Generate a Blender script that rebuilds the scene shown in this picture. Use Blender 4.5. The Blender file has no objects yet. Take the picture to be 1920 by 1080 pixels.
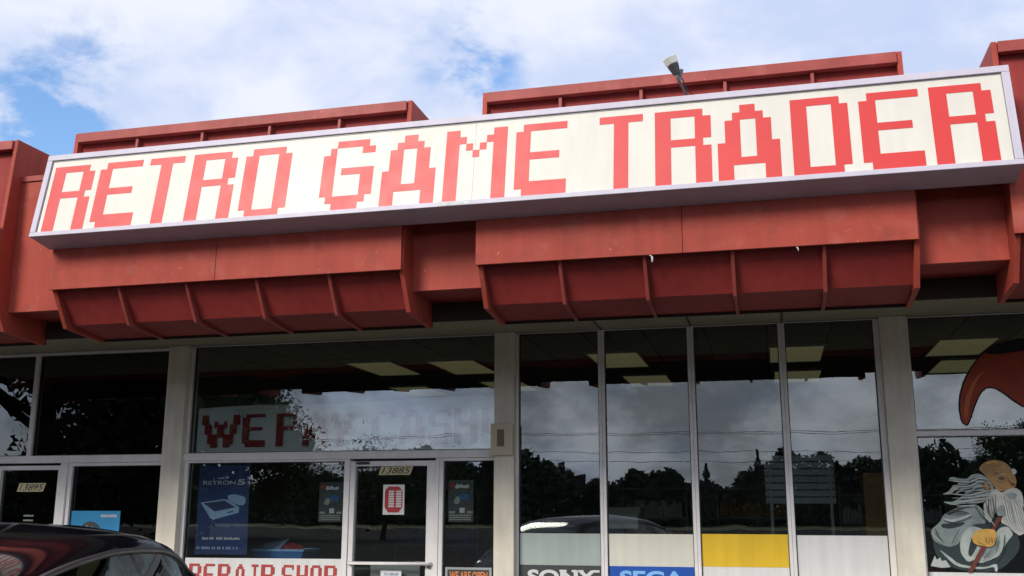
import bpy, bmesh, math, random
from mathutils import Vector, Matrix
R = math.radians
random.seed(7)
S = bpy.context.scene
COL = S.collection

# ---------------------------------------------------------------- camera, world, sun, exposure
cd = bpy.data.cameras.new('camera'); cam = bpy.data.objects.new('camera', cd); COL.objects.link(cam)
fw = Vector((-0.23977752, 0.94672605, 0.21498031)); rt = Vector((0.96948806, 0.24513185, 0.00180821)); up = Vector((0.05098664, -0.20885441, 0.97661671))
cam.matrix_world = Matrix(((rt.x, up.x, -fw.x, 0), (rt.y, up.y, -fw.y, -10.01), (rt.z, up.z, -fw.z, 1.6), (0, 0, 0, 1)))
cd.sensor_width = 36; cd.lens = 36 * 1915.35 / 1920; cd.clip_end = 3000; cd.clip_start = 0.05
S.camera = cam
S.render.engine = 'CYCLES'
S.view_settings.view_transform = 'Standard'; S.view_settings.look = 'None'; S.view_settings.gamma = 1
S.view_settings.exposure = 0.35
SUN_EL, SUN_AZ = 32, 25           # sun behind the photographer's left shoulder
w = bpy.data.worlds.new('World'); S.world = w; w.use_nodes = True
nt = w.node_tree; N = nt.nodes; L = nt.links; N.clear()
def nd(t, **k):
    n = N.new(t)
    for a, b in k.items(): setattr(n, a, b)
    return n
out = nd('ShaderNodeOutputWorld'); bg = nd('ShaderNodeBackground')
sky = nd('ShaderNodeTexSky', sky_type='NISHITA', sun_disc=False)
sky.sun_elevation = R(SUN_EL); sky.sun_rotation = R(180 + SUN_AZ); sky.air_density = 1.2; sky.dust_density = 0.6; sky.ozone_density = 2.2
tc = nd('ShaderNodeTexCoord'); vec = tc.outputs['Generated']
def mth(op, a, b=None, clamp=False):
    m = nd('ShaderNodeMath', operation=op, use_clamp=clamp)
    for i, x in enumerate((a, b)):
        if x is None: continue
        if isinstance(x, (int, float)): m.inputs[i].default_value = x
        else: L.new(x, m.inputs[i])
    return m.outputs[0]
def noise(scale, detail=6, rough=.55, dist=0., vec_=None):
    n = nd('ShaderNodeTexNoise'); n.inputs['Scale'].default_value = scale; n.inputs['Detail'].default_value = detail
    n.inputs['Roughness'].default_value = rough; n.inputs['Distortion'].default_value = dist
    L.new(vec_ or vec, n.inputs['Vector']); return n.outputs['Fac']
def rng(v, a, b, c=0., d=1.):
    m = nd('ShaderNodeMapRange', interpolation_type='SMOOTHSTEP'); L.new(v, m.inputs['Value'])
    for i, x in zip((1, 2, 3, 4), (a, b, c, d)): m.inputs[i].default_value = x
    return m.outputs[0]
mp = nd('ShaderNodeMapping'); mp.inputs['Scale'].default_value = (1, 1, 1.7); L.new(vec, mp.inputs['Vector']); mv = mp.outputs[0]
n1 = noise(4.0, 9, .58, .15, mv); n2 = noise(13, 7, .6, .1, mv)
cover = mth('ADD', mth('MULTIPLY', n1, .75), mth('MULTIPLY', n2, .25))
brk = rng(noise(11, 8, .6, .25, mv), .34, .64, .1, 1.2)
# thin spots in the cloud where blue sky shows
for d, r, k in [((-.625, .707, .333), .075, .28), ((-.597, .722, .352), .05, .20), ((-.585, .74, .325), .03, .14), ((-.55, .74, .41), .03, .10), ((-.269, .873, .407), .05, .25), ((-.272, .854, .443), .04, .2), ((-.240, .875, .419), .035, .15), ((-.619, .722, .309), .05, .25), ((-.58, .70, .42), .04, .08)]:
    vd = nd('ShaderNodeVectorMath', operation='DISTANCE'); L.new(vec, vd.inputs[0]); vd.inputs[1].default_value = Vector(d).normalized()
    cover = mth('SUBTRACT', cover, mth('MULTIPLY', rng(vd.outputs['Value'], 0, r * 1.8, k * .95, 0), brk))
mask = rng(cover, .08, .44)
shade = rng(mth('ADD', mth('MULTIPLY', noise(3.2, 7, .55, .3, mv), .6), mth('MULTIPLY', noise(9, 6, .55, .3, mv), .4)), .40, .60)
cr = nd('ShaderNodeMixRGB'); cr.inputs[1].default_value = (.455, .53, .72, 1); cr.inputs[2].default_value = (.66, .69, .78, 1); L.new(shade, cr.inputs[0])
skys = nd('ShaderNodeMixRGB', blend_type='MULTIPLY'); skys.inputs[0].default_value = 1; L.new(sky.outputs[0], skys.inputs[1]); skys.inputs[2].default_value = (1.25, 1.45, 1.72, 1)
# Background strength .1: the cloud radiance is given in the same physical units as the sky
cl = nd('ShaderNodeMixRGB', blend_type='MULTIPLY'); cl.inputs[0].default_value = 1; L.new(cr.outputs[0], cl.inputs[1]); cl.inputs[2].default_value = (10.4, 10.4, 10.4, 1)
dt = nd('ShaderNodeVectorMath', operation='DOT_PRODUCT'); L.new(vec, dt.inputs[0])
dt.inputs[1].default_value = (-math.sin(R(SUN_AZ)) * math.cos(R(SUN_EL)), -math.cos(R(SUN_AZ)) * math.cos(R(SUN_EL)), math.sin(R(SUN_EL)))
glow = nd('ShaderNodeVectorMath', operation='SCALE'); L.new(cl.outputs[0], glow.inputs[0])
near = rng(dt.outputs['Value'], .2, 1.0, 0, 1)         # thin cloud is brighter near the sun, and patchier
L.new(mth('ADD', 1.0, mth('MULTIPLY', near, mth('ADD', -.25, mth('MULTIPLY', rng(noise(6, 7, .6, .2, mv), .38, .62, 0, 1), 1.25)))), glow.inputs['Scale'])
mx = nd('ShaderNodeMixRGB'); L.new(mask, mx.inputs[0]); L.new(skys.outputs[0], mx.inputs[1]); L.new(glow.outputs[0], mx.inputs[2])
L.new(mx.outputs[0], bg.inputs[0]); bg.inputs[1].default_value = .1; L.new(bg.outputs[0], out.inputs[0])
sl = bpy.data.lights.new('sun', 'SUN'); so = bpy.data.objects.new('sun', sl); COL.objects.link(so)
sl.energy = 2.5; sl.angle = R(20); sl.color = (1, .94, .86)
sd = Vector((-math.sin(R(SUN_AZ)) * math.cos(R(SUN_EL)), -math.cos(R(SUN_AZ)) * math.cos(R(SUN_EL)), math.sin(R(SUN_EL))))
so.rotation_euler = sd.to_track_quat('Z', 'Y').to_euler(); so.location = sd * 40

# ---------------------------------------------------------------- materials
def mat(name, col, rough=.6, spec=.5, metal=0., var=.12, nscale=3., bump=.0, bscale=60., emit=None, streak=0., coat=0., speck=0., chalk=None):
    m = bpy.data.materials.new(name); m.use_nodes = True; t = m.node_tree; b = t.nodes['Principled BSDF']
    b.inputs['Roughness'].default_value = rough; b.inputs['Specular IOR Level'].default_value = spec; b.inputs['Metallic'].default_value = metal
    b.inputs['Coat Weight'].default_value = coat; b.inputs['Coat Roughness'].default_value = .04
    g = t.nodes.new('ShaderNodeNewGeometry'); pos = g.outputs['Position']
    def nz(sc, det=5, scl=(1, 1, 1)):
        mpn = t.nodes.new('ShaderNodeMapping'); mpn.inputs['Scale'].default_value = scl; t.links.new(pos, mpn.inputs[0])
        n = t.nodes.new('ShaderNodeTexNoise'); n.inputs['Scale'].default_value = sc; n.inputs['Detail'].default_value = det
        t.links.new(mpn.outputs[0], n.inputs['Vector']); return n.outputs['Fac']
    def mulby(src, fac, lo, hi):
        mr = t.nodes.new('ShaderNodeMapRange'); mr.inputs[1].default_value = .3; mr.inputs[2].default_value = .7
        mr.inputs[3].default_value = lo; mr.inputs[4].default_value = hi; t.links.new(fac, mr.inputs[0])
        x = t.nodes.new('ShaderNodeVectorMath'); x.operation = 'SCALE'; t.links.new(src, x.inputs[0]); t.links.new(mr.outputs[0], x.inputs['Scale']); return x.outputs[0]
    rgb = t.nodes.new('ShaderNodeRGB'); rgb.outputs[0].default_value = (*col, 1); c = rgb.outputs[0]
    if var: c = mulby(c, nz(nscale), 1 - var, 1 + var)
    if streak: c = mulby(c, nz(1, 6, (14, 14, .9)), 1 - streak, 1 + streak * .6)
    if speck: c = mulby(c, nz(90, 3), 1 - speck, 1 + speck)
    if chalk:      # weathered paint: chalky blotches and small chips
        for sc, lo, hi, f, colr in ((5., .56, .74, .35, chalk), (38., .70, .74, .8, tuple(min(1, v * 1.5) for v in chalk)), (7., .58, .8, .45, tuple(v * .25 for v in chalk))):
            mr = t.nodes.new('ShaderNodeMapRange'); mr.inputs[1].default_value = lo; mr.inputs[2].default_value = hi; mr.inputs[4].default_value = f
            off = t.nodes.new('ShaderNodeVectorMath'); off.operation = 'ADD'; off.inputs[1].default_value = (sc, sc * 2, 1); t.links.new(pos, off.inputs[0])
            n = t.nodes.new('ShaderNodeTexNoise'); n.inputs['Scale'].default_value = sc; n.inputs['Detail'].default_value = 8; t.links.new(off.outputs[0], n.inputs['Vector'])
            t.links.new(n.outputs['Fac'], mr.inputs[0]); mxc = t.nodes.new('ShaderNodeMixRGB'); t.links.new(mr.outputs[0], mxc.inputs[0]); t.links.new(c, mxc.inputs[1]); mxc.inputs[2].default_value = (*colr, 1); c = mxc.outputs[0]
    t.links.new(c, b.inputs['Base Color'])
    if var:
        mr = t.nodes.new('ShaderNodeMapRange'); mr.inputs[3].default_value = max(.02, rough - .08); mr.inputs[4].default_value = min(1, rough + .08)
        t.links.new(nz(nscale * 3), mr.inputs[0]); t.links.new(mr.outputs[0], b.inputs['Roughness'])
    if bump:
        bp = t.nodes.new('ShaderNodeBump'); bp.inputs['Strength'].default_value = bump; bp.inputs['Distance'].default_value = .004
        t.links.new(nz(bscale), bp.inputs['Height']); t.links.new(bp.outputs[0], b.inputs['Normal'])
    if emit: b.inputs['Emission Color'].default_value = (*emit[:3], 1); b.inputs['Emission Strength'].default_value = emit[3]
    return m
M = {}
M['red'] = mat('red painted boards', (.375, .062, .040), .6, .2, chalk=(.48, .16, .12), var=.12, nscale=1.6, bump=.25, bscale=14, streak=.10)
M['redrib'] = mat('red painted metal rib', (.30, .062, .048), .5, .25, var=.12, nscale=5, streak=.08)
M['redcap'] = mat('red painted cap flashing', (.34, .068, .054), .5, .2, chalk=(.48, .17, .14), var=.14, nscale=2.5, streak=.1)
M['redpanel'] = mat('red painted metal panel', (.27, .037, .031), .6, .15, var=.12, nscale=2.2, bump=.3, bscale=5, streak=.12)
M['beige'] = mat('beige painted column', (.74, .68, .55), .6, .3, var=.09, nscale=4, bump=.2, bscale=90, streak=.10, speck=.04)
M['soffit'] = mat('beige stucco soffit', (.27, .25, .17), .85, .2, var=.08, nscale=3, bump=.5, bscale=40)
M['alu'] = mat('pale aluminium frame', (.80, .77, .735), .45, .35, var=.06, nscale=7, streak=.05)
M['aludark'] = mat('dark gasket', (.05, .05, .05), .6)
M['signframe'] = mat('lilac grey sign frame', (.52, .48, .54), .45, .3, var=.05, nscale=3, streak=.05)
M['signface'] = mat('cream sign face', (.655, .62, .53), .44, .42, var=.04, nscale=1.5, streak=.045)
M['signred'] = mat('red sign lettering', (.60, .030, .024), .43, .42, var=.05, nscale=2)
M['shade_brown'] = mat('dark brown shade board', (.05, .035, .03), .8, .1)  # near-black tone standing in for shade on the added boards behind the canopies
M['roof'] = mat('grey roofing', (.2, .2, .2), .9)
M['asphalt'] = mat('asphalt', (.030, .030, .032), 1., .03, var=.2, nscale=.8, bump=.5, bscale=120, speck=.3)
M['walk'] = mat('concrete walk', (.16, .155, .145), .95, .1, var=.12, nscale=1.2, bump=.3, bscale=80, speck=.1)
M['grass'] = mat('dry verge', (.06, .08, .03), .9, .2, var=.3, nscale=.5)
M['intwall'] = mat('shop wall', (.24, .24, .22), .8, .3)
M['intfloor'] = mat('shop carpet', (.03, .03, .035), .9, .2)
M['lamp'] = mat('troffer diffuser', (.7, .7, .6), .5, var=0, emit=(.95, .88, .45, .055))
M['white'] = mat('white vinyl', (.74, .74, .70), .5, .4, var=.04, nscale=4, bump=.5, bscale=7, streak=.07)
M['banner'] = mat('grey white banner cloth', (.74, .78, .76), .6, .3, var=.06, nscale=4, bump=.6, bscale=4)
M['bannerred'] = mat('dark red banner lettering', (.30, .012, .018), .6, .3, var=.06)
M['repairred'] = mat('brick red banner lettering', (.45, .06, .055), .6, .3, var=.06)
M['greenish'] = mat('sage painted board', (.40, .46, .42), .55, .4, var=.05, bump=.5, bscale=7, streak=.07)
M['cream'] = mat('cream painted board', (.72, .70, .58), .55, .4, var=.04, bump=.5, bscale=7, streak=.07)
M['yellow'] = mat('yellow painted board', (.78, .50, .02), .5, .4, var=.05, bump=.5, bscale=7, streak=.07)
M['charcoal'] = mat('charcoal board', (.055, .06, .06), .5, .4, var=.1, bump=.5, bscale=7, streak=.07)
M['royal'] = mat('royal blue board', (.01, .085, .42), .5, .4, var=.06, bump=.5, bscale=7, streak=.07)
M['ltblue'] = mat('light blue lettering', (.22, .50, .85), .5, .4, var=.06)
M['posterblue'] = mat('navy poster', (.014, .045, .16), .45, .4, var=.25, nscale=2)
M['consolepale'] = mat('pale blue print', (.30, .46, .66), .5, .4, var=.15, nscale=12)
M['consoledark'] = mat('dark blue print', (.02, .04, .12), .5, .4, var=.1)
M['print_white'] = mat('white print', (.62, .64, .66), .5, .4, var=.2, nscale=40)
M['cyan'] = mat('sky blue poster', (.03, .26, .50), .5, .4, var=.12, nscale=4)
M['gold'] = mat('gold number sticker', (.58, .50, .28), .45, .5, var=.15, nscale=40)
M['ink'] = mat('black ink', (.015, .015, .015), .5, .4, var=.1)
M['paperred'] = mat('red printed paper', (.42, .04, .05), .6, .3, var=.12, nscale=20)
M['paper'] = mat('white paper', (.70, .70, .66), .7, .3, var=.04)
M['flyer'] = mat('dark grey flyer', (.07, .08, .085), .6, .3, var=.3, nscale=30)
M['flyerblue'] = mat('blue flyer print', (.04, .14, .36), .6, .3, var=.3, nscale=30)
M['orange'] = mat('orange lettering', (.75, .24, .06), .5, .4, var=.1)
M['binblue'] = mat('blue plastic bin', (.06, .20, .50), .35, .5, var=.1)
M['cardboard'] = mat('cardboard', (.30, .17, .07), .8, .2, var=.1)
M['greybox'] = mat('grey plastic case', (.33, .36, .35), .5, .4, var=.06)
M['skin'] = mat('ochre skin paint', (.42, .24, .09), .5, .3, var=.18, nscale=16)
M['hand'] = mat('yellow ochre hand paint', (.62, .36, .08), .5, .3, var=.15, nscale=20)
M['ear'] = mat('brown paint', (.14, .075, .045), .5, .3)
M['beard'] = mat('off white beard paint', (.52, .52, .46), .5, .3, var=.16, nscale=14)
M['hairp'] = mat('grey green hair paint', (.34, .40, .37), .5, .3, var=.2, nscale=14)
M['robe'] = mat('sage grey robe paint', (.24, .29, .27), .5, .3, var=.25, nscale=9)
M['robelt'] = mat('pale robe paint', (.42, .46, .42), .5, .3, var=.22, nscale=9)
M['robedk'] = mat('dark green robe paint', (.03, .045, .045), .5, .3)
M['staff'] = mat('red brown staff paint', (.16, .035, .025), .5, .3)
M['wing'] = mat('orange red paint', (.36, .05, .02), .5, .3, var=.25, nscale=5)
M['wingedge'] = mat('dark outline paint', (.012, .012, .012), .5, .3)
M['winghi'] = mat('orange highlight paint', (.55, .14, .04), .5, .3, var=.2)
M['carpaint'] = mat('black car paint', (.006, .006, .008), .06, .12, var=0, coat=0)
M['carsilver'] = mat('grey car paint', (.08, .085, .09), .25, .5, metal=.6, var=0, coat=.8)
M['cartrim'] = mat('satin dark trim', (.03, .032, .034), .35, .5, var=.1)
M['chrome'] = mat('chrome', (.5, .5, .5), .15, .5, metal=1, var=0)
M['tyre'] = mat('tyre rubber', (.02, .02, .02), .8)
M['taillight'] = mat('red lamp lens', (.35, .01, .01), .1, .5, var=0)
M['headlight'] = mat('clear lamp lens', (.6, .6, .62), .1, .5, var=0)
M['seatcloth'] = mat('dark seat cloth', (.03, .03, .035), .9)
M['galv'] = mat('weathered grey metal', (.18, .19, .19), .45, .5, metal=.5, var=.2, nscale=20)
M['lens'] = mat('floodlight glass', (.62, .66, .58), .2, .5, var=.1)
M['bark'] = mat('bark', (.09, .065, .045), .9, .2, var=.2, nscale=8)
M['leaf'] = mat('dark conifer foliage', (.04, .062, .04), .8, .2, var=.4, nscale=1.5)
M['leaf2'] = mat('dark leaf foliage', (.04, .065, .03), .8, .2, var=.4, nscale=1.5)
M['wood'] = mat('weathered pole wood', (.13, .10, .07), .9, .2)
M['wire'] = mat('black cable', (.02, .02, .02), .6)
M['meter'] = mat('tan painted box', (.62, .54, .38), .55, .4, var=.06)
M['meterdk'] = mat('brown louvre', (.22, .16, .10), .6, .4, var=.08)
M['hook'] = mat('white hook', (.75, .72, .68), .4)
# suspended ceiling with tile joints
def ceil_mat():
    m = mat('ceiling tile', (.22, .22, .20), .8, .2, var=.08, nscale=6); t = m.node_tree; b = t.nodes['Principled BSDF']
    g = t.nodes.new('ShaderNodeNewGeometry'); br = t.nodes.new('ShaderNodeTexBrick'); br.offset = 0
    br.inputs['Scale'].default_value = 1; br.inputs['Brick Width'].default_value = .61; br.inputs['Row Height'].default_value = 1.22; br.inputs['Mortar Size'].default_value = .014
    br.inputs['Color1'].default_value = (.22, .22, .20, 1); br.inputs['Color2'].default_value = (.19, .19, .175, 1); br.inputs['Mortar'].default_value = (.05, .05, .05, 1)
    t.links.new(g.outputs['Position'], br.inputs['Vector']); t.links.new(br.outputs[0], b.inputs['Base Color']); return m
M['ceil'] = ceil_mat()
def glass(name, refl, tint, rough=0.):
    m = bpy.data.materials.new(name); m.use_nodes = True; t = m.node_tree; t.nodes.clear()
    o = t.nodes.new('ShaderNodeOutputMaterial'); tr = t.nodes.new('ShaderNodeBsdfTransparent'); gl = t.nodes.new('ShaderNodeBsdfGlossy'); mxs = t.nodes.new('ShaderNodeMixShader')
    lw = t.nodes.new('ShaderNodeFresnel'); lw.inputs[0].default_value = 1.5; ma = t.nodes.new('ShaderNodeMath'); ma.operation = 'ADD'; ma.inputs[1].default_value = refl; ma.use_clamp = True
    g = t.nodes.new('ShaderNodeNewGeometry'); n = t.nodes.new('ShaderNodeTexNoise'); n.inputs['Scale'].default_value = 1.3; n.inputs['Detail'].default_value = 2
    bp = t.nodes.new('ShaderNodeBump'); bp.inputs['Strength'].default_value = .10; bp.inputs['Distance'].default_value = .01
    t.links.new(g.outputs['Position'], n.inputs['Vector']); t.links.new(n.outputs[0], bp.inputs['Height']); t.links.new(bp.outputs[0], gl.inputs['Normal'])
    tr.inputs[0].default_value = (*tint, 1); gl.inputs['Roughness'].default_value = rough; gl.inputs['Color'].default_value = (.95, 1, .97, 1)
    t.links.new(lw.outputs[0], ma.inputs[0]); t.links.new(ma.outputs[0], mxs.inputs[0]); t.links.new(tr.outputs[0], mxs.inputs[1]); t.links.new(gl.outputs[0], mxs.inputs[2]); t.links.new(mxs.outputs[0], o.inputs[0])
    return m
M['glass'] = glass('shop window glass', .10, (.80, .83, .81))
M['glasstop'] = glass('transom glass', .135, (.80, .84, .81))
M['glassdark'] = glass('dark neighbour glass', .04, (.16, .18, .18))
M['carglass'] = glass('car glass', .03, (.14, .15, .15))

# ---------------------------------------------------------------- helpers
def link(name, bm, m, parent=None, smooth=False, bevel=0.):
    me = bpy.data.meshes.new(name); bmesh.ops.recalc_face_normals(bm, faces=bm.faces[:]); bm.to_mesh(me); bm.free()
    o = bpy.data.objects.new(name, me); COL.objects.link(o); me.materials.append(M[m] if isinstance(m, str) else m)
    if parent: o.parent = parent
    if smooth:
        for p in me.polygons: p.use_smooth = True
    if bevel:
        b = o.modifiers.new('bevel', 'BEVEL'); b.width = bevel; b.segments = 2; b.limit_method = 'ANGLE'
    return o
def thing(name, label, cat, loc=(0, 0, 0), group=None, rz=0.):
    o = bpy.data.objects.new(name, None); COL.objects.link(o); o.location = loc; o.rotation_euler.z = rz; o['label'] = label; o['category'] = cat
    if group: o['group'] = group
    o.empty_display_size = .1
    return o
def tag(o, label=None, cat=None, group=None, kind=None):
    for k, v in (('label', label), ('category', cat), ('group', group), ('kind', kind)):
        if v: o[k] = v
    return o
def box(bm, x0, x1, y0, y1, z0, z1, org=(0, 0, 0)):
    ox, oy, oz = org
    v = [bm.verts.new((x - ox, y - oy, z - oz)) for x in (x0, x1) for y in (y0, y1) for z in (z0, z1)]
    for f in ((0, 1, 3, 2), (4, 6, 7, 5), (0, 4, 5, 1), (2, 3, 7, 6), (0, 2, 6, 4), (1, 5, 7, 3)): bm.faces.new([v[i] for i in f])
def mkbox(name, m, parent, x0, x1, y0, y1, z0, z1, bevel=0., org=(0, 0, 0)):
    bm = bmesh.new(); box(bm, x0, x1, y0, y1, z0, z1, org); return link(name, bm, m, parent, bevel=bevel)
def prism_x(bm, prof, x0, x1, org=(0, 0, 0)):     # profile of (y, z) swept along x
    a = [bm.verts.new((x0 - org[0], y - org[1], z - org[2])) for y, z in prof]; b = [bm.verts.new((x1 - org[0], y - org[1], z - org[2])) for y, z in prof]
    n = len(prof); bm.faces.new(a); bm.faces.new(b[::-1])
    for i in range(n): bm.faces.new([a[i], b[i], b[(i + 1) % n], a[(i + 1) % n]])
def flat(bm, pts, y, t=.003, org=(0, 0, 0)):      # polygon (x, z) standing at depth y, t thick
    a = [bm.verts.new((x - org[0], y - org[1], z - org[2])) for x, z in pts]; b = [bm.verts.new((x - org[0], y + t - org[1], z - org[2])) for x, z in pts]
    n = len(pts); bm.faces.new(a); bm.faces.new(b[::-1])
    for i in range(n): bm.faces.new([a[i], a[(i + 1) % n], b[(i + 1) % n], b[i]])
def rect(x0, x1, z0, z1): return [(x0, z0), (x1, z0), (x1, z1), (x0, z1)]
def smoothpoly(p, it=2):
    for _ in range(it):
        q = []
        for i in range(len(p)):
            a, b = p[i], p[(i + 1) % len(p)]
            q += [(a[0] * .8 + b[0] * .2, a[1] * .8 + b[1] * .2), (a[0] * .2 + b[0] * .8, a[1] * .2 + b[1] * .8)]
        p = q
    return p
def tube(bm, pts, r, seg=8, org=(0, 0, 0)):
    rings = []; P = [Vector(p) - Vector(org) for p in pts]
    for i, p in enumerate(P):
        d = (P[min(i + 1, len(P) - 1)] - P[max(i - 1, 0)]).normalized(); u = d.orthogonal().normalized(); v = d.cross(u)
        rr = r[i] if isinstance(r, (list, tuple)) else r
        rings.append([bm.verts.new(p + (u * math.cos(2 * math.pi * k / seg) + v * math.sin(2 * math.pi * k / seg)) * rr) for k in range(seg)])
    for a, b in zip(rings, rings[1:]):
        # twist-free pairing
        k0 = min(range(seg), key=lambda k: (b[k].co - a[0].co).length)
        for k in range(seg): bm.faces.new([a[k], a[(k + 1) % seg], b[(k + 1 + k0) % seg], b[(k + k0) % seg]])
    bm.faces.new(rings[0][::-1]); bm.faces.new(rings[-1])
FONT = {
 'R': ["######.", "##...##", "##...##", "##...##", "######.", "##...##", "##...##", "##...##", "##...##", "##...##"],
 'E': [".######", "##.....", "##.....", "##.....", "######.", "##.....", "##.....", "##.....", "#######", ".######"],
 'T': ["######", "..##..", "..##..", "..##..", "..##..", "..##..", "..##..", "..##..", "..##..", "..##.."],
 'O': [".#####.", "##...##", "##...##", "##...##", "##...##", "##...##", "##...##", "##...##", "##...##", ".#####."],
 'G': ["..#####.", ".#....##", "##......", "##......", "##.#####", "##....##", "##....##", "##....##", ".######.", "..####.."],
 'A': ["...##...", "..####..", ".##..##.", ".##..##.", ".##..##.", "###..###", "###..###", "########", "##....##", "##....##"],
 'M': ["##.....##", "###...###", "##.#.#.##", "##..#..##", "##.....##", "##.....##", "##.....##", "##.....##", "##.....##", "##.....##"],
 'D': ["######.", "##...##", "##...##", "##...##", "##...##", "##...##", "##...##", "##...##", "##...##", "######."],
 'W': ["##........##", "##........##", "##..#..#..##", ".##.####.##.", ".##..##..##.", ".##..##..##.", "..########..", "..###..###..", "..###..###..", "...##..##..."],
 'P': ["######.", "##...##", "##...##", "##...##", "######.", "##.....", "##.....", "##.....", "##.....", "##....."],
 'Y': ["##...##", "##...##", "##...##", ".##.##.", ".##.##.", "..###..", "..###..", "..##...", "..##...", "..##..."],
 'C': ["..#####.", ".#....##", "##......", "##......", "##......", "##......", "##......", "##....##", ".######.", "..####.."],
 'S': [".######", "##....#", "##.....", "##.....", ".#####.", ".....##", ".....##", "#....##", "######.", ".#####."],
 'H': ["##...##"] * 4 + ["#######"] * 1 + ["##...##"] * 5,
 'I': ["######", "..##..", "..##..", "..##..", "..##..", "..##..", "..##..", "..##..", "..##..", "######"],
 '!': ["##"] * 7 + ["..", "##", "##"],
}
def glyph(bm, ch, x0, x1, z0, z1, y, t, org=(0, 0, 0)):
    rows = FONT[ch]; nr = len(rows); nc = len(rows[0]); cw = (x1 - x0) / nc; chh = (z1 - z0) / nr
    # one polygon per horizontal run, rows merged where runs are identical
    runs = {}
    for r, s in enumerate(rows):
        c = 0
        while c < nc:
            if s[c] == '#':
                e = c
                while e < nc and s[e] == '#': e += 1
                runs.setdefault((c, e), []).append(r); c = e
            else: c += 1
    for (c, e), rs in runs.items():
        k = 0
        while k < len(rs):
            j = k
            while j + 1 < len(rs) and rs[j + 1] == rs[j] + 1: j += 1
            flat(bm, rect(x0 + c * cw, x0 + e * cw, z1 - (rs[j] + 1) * chh, z1 - rs[k] * chh), y, t, org); k = j + 1
def text(name, s, m, parent, x0, x1, z0, z1, y, shear=0., bold=0., org=(0, 0, 0)):
    c = bpy.data.curves.new('t', 'FONT'); c.body = s; c.extrude = .001; c.shear = shear; c.offset = bold
    o = bpy.data.objects.new('t', c); COL.objects.link(o)
    bpy.context.view_layer.update(); me = bpy.data.meshes.new_from_object(o.evaluated_get(bpy.context.evaluated_depsgraph_get())); bpy.data.objects.remove(o)
    xs = [v.co.x for v in me.vertices]; ys = [v.co.y for v in me.vertices]
    ax, bx, ay, by = min(xs), max(xs), min(ys), max(ys)
    for v in me.vertices:
        v.co = Vector((x0 + (v.co.x - ax) / (bx - ax) * (x1 - x0) - org[0], y - v.co.z * 1.2 - org[1], z0 + (v.co.y - ay) / (by - ay) * (z1 - z0) - org[2]))
    me.name = name; q = bpy.data.objects.new(name, me); COL.objects.link(q); me.materials.append(M[m]); q.parent = parent; return q

# ---------------------------------------------------------------- ground
bm = bmesh.new()
for a in [(-900, 900, -900, 900)]:
    v = [bm.verts.new((x, y, 0)) for x, y in ((a[0], a[2]), (a[1], a[2]), (a[1], a[3]), (a[0], a[3]))]; bm.faces.new(v)
tag(link('ground', bm, 'asphalt'), kind='structure')
bm = bmesh.new(); box(bm, -30, 24, -3.2, .12, .0, .14); tag(link('pavement', bm, 'walk', bevel=.01), kind='structure')
bm = bmesh.new()
v = [bm.verts.new(p) for p in ((-700, -140, .012), (700, -140, .012), (700, -92, .012), (-700, -92, .012))]; bm.faces.new(v)
tag(link('verge', bm, 'grass'), kind='structure')
bm = bmesh.new()
for x in range(-18, 12, 3): box(bm, x - .05, x + .05, -9.0, -3.8, .004, .008)
tag(link('parking_lines', bm, 'white'), kind='structure')

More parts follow.
